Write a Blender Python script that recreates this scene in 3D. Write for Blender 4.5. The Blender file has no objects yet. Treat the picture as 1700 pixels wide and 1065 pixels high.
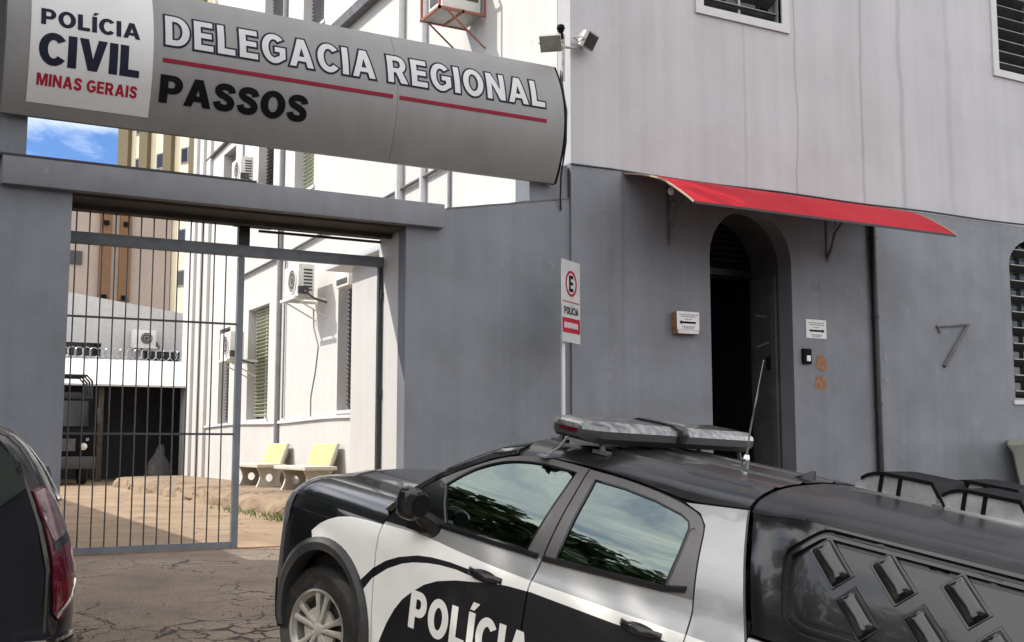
import bpy, bmesh, math, random
from math import radians as RD, sin, cos, pi, sqrt
from mathutils import Vector, Matrix
from mathutils.geometry import delaunay_2d_cdt
random.seed(7)
SC = bpy.context.scene
COL = SC.collection

# ---------------------------------------------------------------- camera
# world: x along the street front, y into the courtyard, z up, gate ground = 0
F_PX = 1878.0
TH = math.atan((738 - 532.5) / F_PX)
fh = Vector((.4833, .8754, 0)); rt = Vector((.8754, -.4833, 0)); up0 = Vector((0, 0, 1))
fw = fh * cos(TH) + up0 * sin(TH); upv = -fh * sin(TH) + up0 * cos(TH)
cam = bpy.data.cameras.new('camera'); cam_o = bpy.data.objects.new('camera', cam); COL.objects.link(cam_o)
cam.sensor_width = 36; cam.lens = 36 * F_PX / 1700; cam.clip_end = 2000; cam.clip_start = .05
m = Matrix((rt, upv, -fw)).transposed().to_4x4(); m.translation = (-2.438, -12.13, 1.13)
cam_o.matrix_world = m
SC.camera = cam_o
# ---------------------------------------------------------------- light
SUN_EL = RD(46)
sd = Vector((-.832 * cos(SUN_EL), .555 * cos(SUN_EL), sin(SUN_EL))).normalized()
sl = bpy.data.lights.new('sun', 'SUN'); sl.energy = 2.3; sl.angle = RD(.5); sl.color = (1, .95, .86)
so = bpy.data.objects.new('sun', sl); COL.objects.link(so); so.rotation_euler = sd.to_track_quat('Z', 'Y').to_euler()
SC.view_settings.view_transform = 'Standard'; SC.view_settings.look = 'None'
SC.view_settings.exposure = 1.3; SC.view_settings.gamma = 1
W = bpy.data.worlds.new('World'); SC.world = W; W.use_nodes = True
nt = W.node_tree; nt.nodes.clear()
def N(t, ty, **kw):
    n = t.nodes.new(ty)
    for k, v in kw.items(): setattr(n, k, v)
    return n
sky = N(nt, 'ShaderNodeTexSky', sky_type='NISHITA', sun_disc=False)
sky.sun_elevation = SUN_EL; sky.sun_rotation = math.atan2(sd.x, sd.y); sky.dust_density = .6; sky.ozone_density = 1.4
bg = N(nt, 'ShaderNodeBackground'); out = N(nt, 'ShaderNodeOutputWorld')
tc = N(nt, 'ShaderNodeTexCoord'); mp = N(nt, 'ShaderNodeMapping'); mp.inputs['Scale'].default_value = (1, 1, 2.2)
mp.inputs['Location'].default_value = (.35, .1, .2)
nz = N(nt, 'ShaderNodeTexNoise'); nz.inputs['Scale'].default_value = 2.6; nz.inputs['Detail'].default_value = 9; nz.inputs['Roughness'].default_value = .58
cr = N(nt, 'ShaderNodeValToRGB'); cr.color_ramp.elements[0].position = .38; cr.color_ramp.elements[1].position = .57
mx = N(nt, 'ShaderNodeMix', data_type='RGBA'); mx.inputs[7].default_value = (6.3, 6.25, 6.2, 1)
L = nt.links.new
L(tc.outputs['Generated'], mp.inputs['Vector']); L(mp.outputs['Vector'], nz.inputs['Vector']); dt = N(nt, 'ShaderNodeVectorMath', operation='DOT_PRODUCT'); dt.inputs[1].default_value = (-.3, -.8, .5)     # clearer sky behind the buildings
ma = N(nt, 'ShaderNodeMath', operation='MULTIPLY_ADD'); ma.inputs[1].default_value = .115
L(tc.outputs['Generated'], dt.inputs[0]); L(dt.outputs['Value'], ma.inputs[0]); L(nz.outputs['Fac'], ma.inputs[2]); L(ma.outputs[0], cr.inputs['Fac'])
tn = N(nt, 'ShaderNodeMix', data_type='RGBA', blend_type='MULTIPLY'); tn.inputs[0].default_value = 1; tn.inputs[7].default_value = (.19, .27, .40, 1)
L(sky.outputs['Color'], tn.inputs[6]); L(cr.outputs['Color'], mx.inputs[0]); L(tn.outputs[2], mx.inputs[6]); L(mx.outputs[2], bg.inputs['Color'])
bg.inputs['Strength'].default_value = .15
L(bg.outputs[0], out.inputs['Surface'])

# ---------------------------------------------------------------- materials
def pm(name, col, rough=.6, metal=0., var=.12, scale=6., bump=0., bscale=40., coat=0., streak=0., spec=.5, dirt=None, dirt_amt=0., dirt_scale=1.5, seams=(), chips=None):
    """procedural principled: colour mottling, vertical streaks, stains, bump"""
    M = bpy.data.materials.new(name); M.use_nodes = True
    t = M.node_tree; b = t.nodes['Principled BSDF']; l = t.links.new
    b.inputs['Roughness'].default_value = rough; b.inputs['Metallic'].default_value = metal
    b.inputs['Specular IOR Level'].default_value = spec
    if coat: b.inputs['Coat Weight'].default_value = coat; b.inputs['Coat Roughness'].default_value = .03
    co = N(t, 'ShaderNodeTexCoord')
    n = N(t, 'ShaderNodeTexNoise'); n.inputs['Scale'].default_value = scale; n.inputs['Detail'].default_value = 6
    l(co.outputs['Object'], n.inputs['Vector'])
    c1 = [max(0, c * (1 - var)) for c in col] + [1]; c2 = [min(1, c * (1 + var)) for c in col] + [1]
    m1 = N(t, 'ShaderNodeMix', data_type='RGBA'); m1.inputs[6].default_value = c1; m1.inputs[7].default_value = c2
    mr = N(t, 'ShaderNodeMapRange'); mr.inputs[1].default_value = .3; mr.inputs[2].default_value = .7
    l(n.outputs['Fac'], mr.inputs[0]); l(mr.outputs[0], m1.inputs[0])
    res = m1.outputs[2]
    if streak:
        mpp = N(t, 'ShaderNodeMapping'); mpp.inputs['Scale'].default_value = (2.2, 2.2, .07)
        n2 = N(t, 'ShaderNodeTexNoise'); n2.inputs['Scale'].default_value = 2.4; n2.inputs['Detail'].default_value = 5; n2.inputs['Roughness'].default_value = .6
        l(co.outputs['Object'], mpp.inputs[0]); l(mpp.outputs[0], n2.inputs['Vector'])
        mr2 = N(t, 'ShaderNodeMapRange'); mr2.inputs[1].default_value = .35; mr2.inputs[2].default_value = .72
        mr2.inputs[3].default_value = 1; mr2.inputs[4].default_value = 1 - streak
        l(n2.outputs['Fac'], mr2.inputs[0])
        m2 = N(t, 'ShaderNodeVectorMath', operation='SCALE'); l(res, m2.inputs[0]); l(mr2.outputs[0], m2.inputs['Scale']); res = m2.outputs[0]
    if dirt:
        n3 = N(t, 'ShaderNodeTexNoise'); n3.inputs['Scale'].default_value = dirt_scale; n3.inputs['Detail'].default_value = 8; n3.inputs['Roughness'].default_value = .65
        l(co.outputs['Object'], n3.inputs['Vector'])
        mr3 = N(t, 'ShaderNodeMapRange'); mr3.inputs[1].default_value = .52; mr3.inputs[2].default_value = .75; mr3.inputs[4].default_value = dirt_amt
        l(n3.outputs['Fac'], mr3.inputs[0])
        m3 = N(t, 'ShaderNodeMix', data_type='RGBA'); m3.inputs[7].default_value = list(dirt) + [1]
        l(mr3.outputs[0], m3.inputs[0]); l(res, m3.inputs[6]); res = m3.outputs[2]
    if chips:      # scuffs, patched spots and flaked paint: small irregular islands
        for (sc_, th_, cc, am) in chips:
            nc = N(t, 'ShaderNodeTexNoise'); nc.inputs['Scale'].default_value = sc_; nc.inputs['Detail'].default_value = 9; nc.inputs['Roughness'].default_value = .7
            l(co.outputs['Object'], nc.inputs['Vector'])
            rc = N(t, 'ShaderNodeMapRange'); rc.inputs[1].default_value = th_; rc.inputs[2].default_value = th_ + .035; rc.inputs[4].default_value = am; l(nc.outputs['Fac'], rc.inputs[0])
            mc = N(t, 'ShaderNodeMix', data_type='RGBA'); mc.inputs[7].default_value = list(cc) + [1]; l(rc.outputs[0], mc.inputs[0]); l(res, mc.inputs[6]); res = mc.outputs[2]
    if seams:      # old run-off lines down the wall: position, half width, strength
        sx = N(t, 'ShaderNodeSeparateXYZ'); ge = N(t, 'ShaderNodeNewGeometry'); l(ge.outputs['Position'], sx.inputs[0])
        wv = N(t, 'ShaderNodeTexNoise'); wv.inputs['Scale'].default_value = 1.1; wv.inputs['Detail'].default_value = 6; l(ge.outputs['Position'], wv.inputs['Vector'])
        wx = N(t, 'ShaderNodeMath', operation='MULTIPLY_ADD'); wx.inputs[1].default_value = .16; l(wv.outputs['Fac'], wx.inputs[0]); l(sx.outputs['X'], wx.inputs[2])
        for x_, w_, k_ in seams:
            d1 = N(t, 'ShaderNodeMath', operation='SUBTRACT'); d1.inputs[1].default_value = x_ + .08; l(wx.outputs[0], d1.inputs[0])
            d2 = N(t, 'ShaderNodeMath', operation='ABSOLUTE'); l(d1.outputs[0], d2.inputs[0])
            d3 = N(t, 'ShaderNodeMapRange', interpolation_type='SMOOTHSTEP'); d3.inputs[1].default_value = 0; d3.inputs[2].default_value = w_; d3.inputs[3].default_value = 1 - k_; d3.inputs[4].default_value = 1; l(d2.outputs[0], d3.inputs[0])
            d4 = N(t, 'ShaderNodeVectorMath', operation='SCALE'); l(res, d4.inputs[0]); l(d3.outputs[0], d4.inputs['Scale']); res = d4.outputs[0]
    l(res, b.inputs['Base Color'])
    if bump:
        n4 = N(t, 'ShaderNodeTexNoise'); n4.inputs['Scale'].default_value = bscale; n4.inputs['Detail'].default_value = 5
        bp = N(t, 'ShaderNodeBump'); bp.inputs['Strength'].default_value = bump; bp.inputs['Distance'].default_value = .02
        l(co.outputs['Object'], n4.inputs['Vector']); l(n4.outputs['Fac'], bp.inputs['Height']); l(bp.outputs[0], b.inputs['Normal'])
    return M
MT = {}
MT['grey_lower'] = pm('grey_lower_paint', (.155, .166, .190), .62, var=.16, scale=1.3, bump=.2, bscale=18, streak=.14, dirt=(.115, .118, .126), dirt_amt=.5, dirt_scale=1.7, chips=((1.1, .60, (.19, .20, .225), .45), (4.5, .64, (.10, .10, .106), .45), (7., .66, (.23, .235, .25), .45)))
MT['pale_upper'] = pm('pale_upper_paint', (.39, .386, .405), .65, var=.08, scale=.7, bump=.15, bscale=18, streak=.10, dirt=(.27, .262, .27), dirt_amt=.45, dirt_scale=.5, chips=((.9, .60, (.40, .40, .415), .4), (5.5, .70, (.24, .235, .235), .4)), seams=((8.05, .05, .14), (9.02, .03, .3), (10.36, .05, .26), (11.2, .09, .2), (12.3, .12, .12)))
MT['trim_grey'] = pm('trim_grey_paint', (.17, .175, .20), .6, var=.1, scale=3, bump=.1, bscale=30, streak=.12, dirt=(.09, .09, .09), dirt_amt=.4, dirt_scale=2, chips=((5., .67, (.25, .25, .26), .5), (3., .66, (.08, .08, .08), .5)))
MT['white_wall'] = pm('white_courtyard_paint', (.52, .51, .50), .7, var=.03, scale=1.5, bump=.08, bscale=20, streak=.07, dirt=(.40, .37, .33), dirt_amt=.25, dirt_scale=.7, chips=((1.4, .62, (.42, .40, .37), .35), (6., .69, (.30, .27, .23), .4)))
MT['white_trim'] = pm('white_trim_paint', (.55, .55, .58), .5, var=.05)
MT['plate_grey'] = pm('faded_plate', (.40, .40, .40), .5, var=.1, scale=5)
MT['window_trim'] = pm('window_surround_paint', (.44, .44, .455), .55, var=.05)
MT['black_metal'] = pm('black_metal', (.018, .018, .02), .45, .3, var=.3)
MT['gate_metal'] = pm('gate_metal_paint', (.040, .042, .047), .45, .2, var=.2, scale=8, dirt=(.12, .06, .03), dirt_amt=.3, dirt_scale=6)
MT['bar_grey'] = pm('gate_beam_paint', (.13, .145, .165), .5, .1, var=.15, scale=5, dirt=(.07, .07, .07), dirt_amt=.4, dirt_scale=4)
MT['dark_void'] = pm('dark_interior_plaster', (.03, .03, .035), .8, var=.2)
MT['sign_metal'] = pm('sign_brushed_metal', (.205, .203, .203), .55, .05, var=.05, scale=1.2, streak=.10, dirt=(.15, .14, .13), dirt_amt=.45, dirt_scale=1.6, chips=((3., .66, (.14, .13, .12), .35),))
MT['sign_plate'] = pm('sign_plate_vinyl', (.56, .56, .565), .45, var=.04, scale=2, dirt=(.3, .29, .28), dirt_amt=.25)
MT['navy'] = pm('navy_vinyl', (.012, .014, .03), .6, spec=.12, var=.2)
MT['ink'] = pm('black_vinyl', (.007, .007, .008), .6, spec=.05, var=.2)
MT['red_vinyl'] = pm('red_vinyl', (.30, .012, .03), .6, spec=.12, var=.12)
MT['maroon'] = pm('maroon_stripe_vinyl', (.20, .012, .03), .6, spec=.12, var=.15)
MT['white_vinyl'] = pm('white_vinyl', (.47, .47, .48), .5, var=.05)
MT['awning'] = pm('red_awning_sheet', (.325, .007, .017), .55, spec=.10, var=.14, scale=2, dirt=(.22, .03, .03), dirt_amt=.4, dirt_scale=2)
MT['alu'] = pm('aluminium_edge', (.45, .38, .27), .5, .4, var=.1)
MT['iron'] = pm('dark_iron', (.10, .10, .105), .6, .3, var=.3)
MT['rust'] = pm('rusty_stain', (.24, .12, .07), .9, var=.3, scale=18)
MT['paper'] = pm('white_paper', (.66, .66, .68), .7, var=.04)
MT['lamp_grey'] = pm('floodlight_casing', (.30, .30, .28), .45, .4, var=.2)
MT['lamp_dark'] = pm('floodlight_dark_glass', (.03, .022, .022), .15, var=.3)
MT['ac_white'] = pm('air_conditioner_casing', (.66, .65, .62), .45, var=.06, dirt=(.4, .35, .28), dirt_amt=.3, dirt_scale=5)
MT['ac_dark'] = pm('air_conditioner_grille', (.05, .05, .05), .6, var=.3)
MT['cage'] = pm('red_oxide_metal', (.27, .095, .06), .6, .1, var=.2)
MT['pipe_grey'] = pm('grey_pipe', (.22, .22, .235), .5, var=.12)
MT['pipe_white'] = pm('whitewashed_pipe', (.5, .5, .52), .55, var=.1)
MT['slat_green'] = pm('pale_green_louvre', (.42, .45, .33), .5, var=.1)
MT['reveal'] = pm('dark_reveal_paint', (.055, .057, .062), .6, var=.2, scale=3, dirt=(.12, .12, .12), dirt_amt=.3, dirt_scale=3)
MT['window_dark'] = pm('dark_window_glass', (.012, .012, .014), .08, var=.3)
MT['slat_dark'] = pm('grey_louvre_glass', (.055, .058, .062), .15, var=.2)
MT['slat_edge'] = pm('louvre_edge_metal', (.24, .23, .22), .4, .4, var=.15)
MT['bench'] = pm('bench_concrete', (.50, .47, .40), .8, var=.12, scale=12, bump=.1)
MT['bench_yellow'] = pm('bench_yellow_paint', (.50, .39, .18), .7, var=.12, scale=8, dirt=(.6, .55, .4), dirt_amt=.7, dirt_scale=7)
MT['tan'] = pm('tan_render', (.36, .285, .235), .8, var=.06, scale=.6, streak=.06)
MT['ochre'] = pm('ochre_pilaster', (.165, .085, .038), .8, var=.1)
MT['cream'] = pm('cream_render', (.72, .64, .47), .8, var=.04, scale=.4)
MT['olive'] = pm('olive_brown_pilaster', (.13, .10, .05), .8, var=.1)
MT['soft_grey'] = pm('neighbour_grey_render', (.50, .49, .48), .8, var=.06, streak=.08)
MT['wire'] = pm('galvanised_wire', (.35, .35, .36), .35, .8, var=.1)
MT['planter'] = pm('pale_planter_concrete', (.46, .47, .41), .8, var=.1, scale=5, streak=.15)
MT['steel'] = pm('white_steel_post', (.55, .56, .6), .4, .2, var=.06)
MT['cloth'] = pm('pale_sack_cloth', (.17, .165, .16), .9, var=.25, scale=6)
MT['bark'] = pm('tree_bark', (.08, .06, .045), .9, var=.3, scale=12, bump=.4)
MT['leaf'] = pm('tree_leaf', (.05, .085, .025), .55, var=.5, scale=1.5)
MT['litter'] = pm('dry_leaf_bits', (.13, .085, .045), .9, var=.6, scale=3)
MT['grass'] = pm('green_grass_blade', (.11, .16, .035), .6, var=.4, scale=4)
# cars
MT['car_black'] = pm('car_black_gloss', (.010, .0105, .012), .18, .0, var=.1, coat=1., spec=.6)
MT['dark_body'] = pm('dark_car_paint', (.006, .006, .008), .16, .0, var=.1, spec=.35, coat=.25)
MT['roof_black'] = pm('car_roof_black', (.013, .013, .014), .30, .0, spec=.3, var=.25, scale=4, coat=.35, dirt=(.06, .056, .052), dirt_amt=.5, dirt_scale=3)
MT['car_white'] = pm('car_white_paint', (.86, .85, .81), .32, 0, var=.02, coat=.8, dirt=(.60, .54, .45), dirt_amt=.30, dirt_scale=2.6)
MT['car_silver'] = pm('car_silver_metallic', (.37, .365, .36), .3, .5, var=.04, coat=.8)
MT['graphite'] = pm('window_frame_graphite', (.15, .142, .14), .38, .5, var=.06)
MT['vinyl_black'] = pm('car_black_vinyl', (.010, .0105, .013), .38, var=.15, dirt=(.035, .032, .028), dirt_amt=.6, dirt_scale=3)
MT['plastic'] = pm('car_grained_plastic', (.040, .040, .041), .5, var=.2, scale=30, bump=.05, bscale=200)
MT['gloss_plastic'] = pm('car_gloss_plastic', (.012, .012, .014), .2, var=.2)
MT['rubber'] = pm('tyre_rubber', (.017, .016, .015), .75, bump=.25, bscale=160, var=.25, scale=14, dirt=(.10, .075, .055), dirt_amt=.5, dirt_scale=9)
MT['rim'] = pm('alloy_rim', (.36, .34, .31), .32, .45, var=.1, scale=8)
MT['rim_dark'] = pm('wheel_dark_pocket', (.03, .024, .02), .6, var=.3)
MT['chrome'] = pm('bright_trim', (.75, .75, .75), .14, 1., var=.05)
MT['canopy'] = pm('canopy_black_gelcoat', (.013, .013, .014), .16, .0, var=.15, scale=5, coat=.45, dirt=(.04, .04, .042), dirt_amt=.4, dirt_scale=4)
MT['canopy_roof'] = pm('canopy_roof_satin', (.013, .013, .014), .36, .0, spec=.3, var=.25, scale=4, coat=.1, dirt=(.05, .048, .047), dirt_amt=.4, dirt_scale=3)
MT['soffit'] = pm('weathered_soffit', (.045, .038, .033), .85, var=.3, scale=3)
MT['seat'] = pm('seat_fabric', (.025, .026, .03), .9, var=.3)
MT['lens_clear'] = pm('clear_lens', (.20, .20, .198), .2, .25, var=.7, scale=20, coat=.6, dirt=(.03, .03, .03), dirt_amt=1., dirt_scale=11)
MT['vent_silver'] = pm('silver_vent_panel', (.30, .30, .31), .22, .2, var=.3, scale=10, coat=.4)
MT['lens_red'] = pm('red_lamp_lens', (.065, .005, .013), .08, spec=.4, var=.5, scale=6, coat=.5)
MT['lens_bright'] = pm('bright_red_lens', (.10, .005, .012), .1, var=.3, scale=12, coat=.5)
MT['lens_smoke'] = pm('smoky_lamp_lens', (.20, .13, .14), .08, .3, var=.5, scale=9, coat=1)
MT['head_lens'] = pm('headlamp_lens', (.22, .23, .25), .06, .5, var=.3, scale=8, coat=1)
def glass(name, tint, refl=.30, rough=.0, top=.9):
    M = bpy.data.materials.new(name); M.use_nodes = True; t = M.node_tree; t.nodes.clear(); l = t.links.new
    tr = N(t, 'ShaderNodeBsdfTransparent'); tr.inputs[0].default_value = list(tint) + [1]
    gl = N(t, 'ShaderNodeBsdfGlossy'); gl.inputs['Roughness'].default_value = rough; gl.inputs['Color'].default_value = (.80, .95, .86, 1)
    fr = N(t, 'ShaderNodeLayerWeight'); fr.inputs[0].default_value = .35
    n = N(t, 'ShaderNodeTexNoise'); n.inputs['Scale'].default_value = 3
    mr = N(t, 'ShaderNodeMapRange'); mr.inputs[3].default_value = refl; mr.inputs[4].default_value = top
    ms = N(t, 'ShaderNodeMixShader'); o = N(t, 'ShaderNodeOutputMaterial')
    bp = N(t, 'ShaderNodeBump'); bp.inputs['Strength'].default_value = .03; bp.inputs['Distance'].default_value = .02
    l(n.outputs[0], bp.inputs['Height']); l(bp.outputs[0], gl.inputs['Normal'])
    l(fr.outputs['Fresnel'], mr.inputs[0]); l(mr.outputs[0], ms.inputs[0]); l(tr.outputs[0], ms.inputs[1]); l(gl.outputs[0], ms.inputs[2]); l(ms.outputs[0], o.inputs[0])
    return M
MT['car_glass'] = glass('tinted_car_glass', (.14, .17, .16), .17, .02)
MT['dark_glass'] = glass('dark_tinted_glass', (.01, .011, .013), .0, 0., .35)
MT['pane'] = glass('window_pane', (.10, .11, .12), .12)

def ground_mat(name, c1, c2, crack, scale=1.2, cs=1.6, speck=.25, crack_w=.02, fine=0):
    M = bpy.data.materials.new(name); M.use_nodes = True; t = M.node_tree; b = t.nodes['Principled BSDF']; l = t.links.new
    co = N(t, 'ShaderNodeTexCoord')
    n = N(t, 'ShaderNodeTexNoise'); n.inputs['Scale'].default_value = scale; n.inputs['Detail'].default_value = 10; n.inputs['Roughness'].default_value = .68
    n2 = N(t, 'ShaderNodeTexNoise'); n2.inputs['Scale'].default_value = 60; n2.inputs['Detail'].default_value = 3
    ad = N(t, 'ShaderNodeMix', data_type='RGBA'); ad.inputs[6].default_value = list(c1) + [1]; ad.inputs[7].default_value = list(c2) + [1]
    mr = N(t, 'ShaderNodeMapRange'); mr.inputs[1].default_value = .32; mr.inputs[2].default_value = .68
    l(co.outputs['Object'], n.inputs['Vector']); l(co.outputs['Object'], n2.inputs['Vector']); l(n.outputs['Fac'], mr.inputs[0]); l(mr.outputs[0], ad.inputs[0])
    sp = N(t, 'ShaderNodeMapRange'); sp.inputs[1].default_value = .3; sp.inputs[2].default_value = .7; sp.inputs[3].default_value = 1 - speck; sp.inputs[4].default_value = 1 + speck
    l(n2.outputs['Fac'], sp.inputs[0])
    v = N(t, 'ShaderNodeVectorMath', operation='SCALE'); l(ad.outputs[2], v.inputs[0]); l(sp.outputs[0], v.inputs['Scale'])
    # cracks: distorted voronoi cell edges, broken up by noise
    nd = N(t, 'ShaderNodeTexNoise'); nd.inputs['Scale'].default_value = 2.2; nd.inputs['Detail'].default_value = 6
    vs = N(t, 'ShaderNodeVectorMath', operation='MULTIPLY_ADD'); vs.inputs[1].default_value = (.55, .55, .0)
    l(co.outputs['Object'], nd.inputs['Vector']); l(nd.outputs['Color'], vs.inputs[0]); l(co.outputs['Object'], vs.inputs[2])
    vo = N(t, 'ShaderNodeTexVoronoi', feature='DISTANCE_TO_EDGE'); vo.inputs['Scale'].default_value = cs
    l(vs.outputs[0], vo.inputs['Vector'])
    n5 = N(t, 'ShaderNodeTexNoise'); n5.inputs['Scale'].default_value = .9; n5.inputs['Detail'].default_value = 3; l(co.outputs['Object'], n5.inputs['Vector'])
    cw = N(t, 'ShaderNodeMapRange'); cw.inputs[1].default_value = .42; cw.inputs[2].default_value = .62; cw.inputs[3].default_value = 0; cw.inputs[4].default_value = crack_w
    l(n5.outputs['Fac'], cw.inputs[0])
    lt = N(t, 'ShaderNodeMath', operation='LESS_THAN'); l(vo.outputs['Distance'], lt.inputs[0]); l(cw.outputs[0], lt.inputs[1])
    mm = N(t, 'ShaderNodeMath', operation='MULTIPLY'); mm.inputs[1].default_value = crack; l(lt.outputs[0], mm.inputs[0])
    if fine:     # alligator cracking in patches
        v2 = N(t, 'ShaderNodeTexVoronoi', feature='DISTANCE_TO_EDGE'); v2.inputs['Scale'].default_value = fine; l(vs.outputs[0], v2.inputs['Vector'])
        n6 = N(t, 'ShaderNodeTexNoise'); n6.inputs['Scale'].default_value = .7; n6.inputs['Detail'].default_value = 4; l(nd.outputs['Color'], n6.inputs['Vector']); l(co.outputs['Object'], n6.inputs['Vector'])
        sy2 = N(t, 'ShaderNodeSeparateXYZ'); l(co.outputs['Object'], sy2.inputs[0])
        c3 = N(t, 'ShaderNodeMath', operation='MULTIPLY_ADD'); c3.inputs[1].default_value = -.07; l(sy2.outputs['Y'], c3.inputs[0]); l(n6.outputs['Fac'], c3.inputs[2])
        c2 = N(t, 'ShaderNodeMapRange'); c2.inputs[1].default_value = .64; c2.inputs[2].default_value = .80; c2.inputs[4].default_value = .05; l(c3.outputs[0], c2.inputs[0])
        l2 = N(t, 'ShaderNodeMath', operation='LESS_THAN'); l(v2.outputs['Distance'], l2.inputs[0]); l(c2.outputs[0], l2.inputs[1])
        m0 = N(t, 'ShaderNodeMath', operation='MAXIMUM'); l(mm.outputs[0], m0.inputs[0]); l(l2.outputs[0], m0.inputs[1]); mm = m0
    m4 = N(t, 'ShaderNodeMix', data_type='RGBA'); m4.inputs[7].default_value = (.03, .022, .016, 1); l(mm.outputs[0], m4.inputs[0]); l(v.outputs[0], m4.inputs[6])
    l(m4.outputs[2], b.inputs['Base Color']); b.inputs['Roughness'].default_value = .85
    bp = N(t, 'ShaderNodeBump'); bp.inputs['Strength'].default_value = .6; bp.inputs['Distance'].default_value = .02
    sb = N(t, 'ShaderNodeMath', operation='SUBTRACT'); l(n2.outputs['Fac'], sb.inputs[0]); l(mm.outputs[0], sb.inputs[1]); l(sb.outputs[0], bp.inputs['Height']); l(bp.outputs[0], b.inputs['Normal'])
    return M
MT['apron'] = ground_mat('worn_apron_concrete', (.125, .092, .067), (.27, .21, .158), .9, .75, 1.5, .35, .018, 4.2)
MT['street'] = ground_mat('street_asphalt', (.045, .044, .043), (.075, .072, .07), .5, 1, 1)
MT['yard'] = ground_mat('courtyard_dusty_concrete', (.175, .115, .069), (.34, .245, .155), .55, .8, .8, .25)
MT['walk'] = ground_mat('raised_walk_concrete', (.135, .09, .055), (.29, .21, .135), .9, 1.0, 1.2, .35)

# ---------------------------------------------------------------- mesh helpers
class MB:
    def __init__(s): s.v = []; s.f = []; s.m = []
    def add(s, vs, fs, mi=0):
        o = len(s.v); s.v += [tuple(v) for v in vs]; s.f += [tuple(o + i for i in f) for f in fs]; s.m += [mi] * len(fs); return s
    def box(s, x0, x1, y0, y1, z0, z1, mi=0, bev=0., mat=None):
        bm = bmesh.new(); bmesh.ops.create_cube(bm, size=1)
        for v in bm.verts: v.co = Vector(((x0 + x1) / 2 + v.co.x * (x1 - x0), (y0 + y1) / 2 + v.co.y * (y1 - y0), (z0 + z1) / 2 + v.co.z * (z1 - z0)))
        if bev: bmesh.ops.bevel(bm, geom=bm.edges[:], offset=bev, segments=2, affect='EDGES', profile=.6)
        if mat is not None: bm.transform(mat)
        bm.verts.index_update(); s.add([v.co[:] for v in bm.verts], [[v.index for v in f.verts] for f in bm.faces], mi); bm.free(); return s
    def tube(s, pts, r, seg=8, mi=0, closed=False, cap=True):
        pts = [Vector(p) for p in pts]; n = len(pts); rs = r if isinstance(r, (list, tuple)) else [r] * n
        rings = []; prev = None
        for i, p in enumerate(pts):
            if closed: d = (pts[(i + 1) % n] - pts[i - 1]).normalized()
            else: d = (pts[min(i + 1, n - 1)] - pts[max(i - 1, 0)]).normalized()
            a = prev if prev is not None and abs(prev.dot(d)) < .95 else (Vector((0, 0, 1)) if abs(d.z) < .9 else Vector((1, 0, 0)))
            u = (a - d * a.dot(d)).normalized(); w = d.cross(u); prev = u
            rings.append([p + (u * cos(2 * pi * k / seg) + w * sin(2 * pi * k / seg)) * rs[i] for k in range(seg)])
        s.loft(rings, mi, True, closed, cap and not closed); return s
    def loft(s, rings, mi=0, closed_ring=True, closed_path=False, cap=True):
        n = len(rings); k = len(rings[0]); vs = [p for r in rings for p in r]; fs = []
        for i in range(n if closed_path else n - 1):
            a = i * k; b = ((i + 1) % n) * k
            for j in range(k if closed_ring else k - 1):
                fs.append((a + j, a + (j + 1) % k, b + (j + 1) % k, b + j))
        if cap and not closed_path: fs.append(tuple(range(k))[::-1]); fs.append(tuple((n - 1) * k + j for j in range(k)))
        s.add(vs, fs, mi); return s
    def lathe(s, prof, c, axis='y', seg=32, mi=0, closed=False):
        rings = []
        for k in range(seg):
            a = 2 * pi * k / seg
            ring = []
            for r, h in prof:
                p = (r * cos(a), h, r * sin(a)) if axis == 'y' else ((r * cos(a), r * sin(a), h) if axis == 'z' else (h, r * cos(a), r * sin(a)))
                ring.append((c[0] + p[0], c[1] + p[1], c[2] + p[2]))
            rings.append(ring)
        s.loft(rings, mi, closed, True, False); return s
    def prism(s, poly, a, b, plane='xz', mi=0):
        def P(p, d): return (p[0], d, p[1]) if plane == 'xz' else ((d, p[0], p[1]) if plane == 'yz' else (p[0], p[1], d))
        n = len(poly); vs = [P(p, a) for p in poly] + [P(p, b) for p in poly]
        fs = [tuple(range(n)), tuple(range(2 * n - 1, n - 1, -1))] + [(i, (i + 1) % n, n + (i + 1) % n, n + i) for i in range(n)]
        s.add(vs, fs, mi); return s
    def xf(s, M): s.v = [tuple(M @ Vector(v)) for v in s.v]; return s
    def build(s, name, mats, parent=None, smooth=30, recalc=True, base=None):
        me = bpy.data.meshes.new(name); off = Vector((0, 0, 0))
        if parent is not None and not parent.get('_rot'): off = Vector(parent.get('_loc', (0, 0, 0)))
        if base is not None: off = Vector(base)
        me.from_pydata([tuple(Vector(v) - off) for v in s.v], [], s.f)
        if not isinstance(mats, (list, tuple)): mats = [mats]
        for k in mats: me.materials.append(MT[k])
        for p, i in zip(me.polygons, s.m): p.material_index = i
        if recalc:
            bm = bmesh.new(); bm.from_mesh(me); bmesh.ops.recalc_face_normals(bm, faces=bm.faces); bm.to_mesh(me); bm.free()
        if smooth:
            for p in me.polygons: p.use_smooth = True
            me.set_sharp_from_angle(angle=RD(smooth))
        o = bpy.data.objects.new(name, me); COL.objects.link(o)
        if parent is not None:
            o.parent = parent
            if parent.type == 'MESH' or parent.get('_sub'): o.location = off - Vector(parent.get('_loc', (0, 0, 0)))
        else: o.location = off
        o['_loc'] = list(off) if parent is not None else list(off)
        if parent is not None and parent.get('_rot'): o['_rot'] = 1
        return o
def tag(o, label=None, cat=None, group=None, kind=None):
    if label: o['label'] = label
    if cat: o['category'] = cat
    if group: o['group'] = group
    if kind: o['kind'] = kind
    return o
def thing(name, label, cat, loc=(0, 0, 0), group=None):
    o = bpy.data.objects.new(name, None); COL.objects.link(o); o.location = loc; o['_loc'] = list(loc); o.empty_display_size = .2
    return tag(o, label, cat, group)
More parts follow.
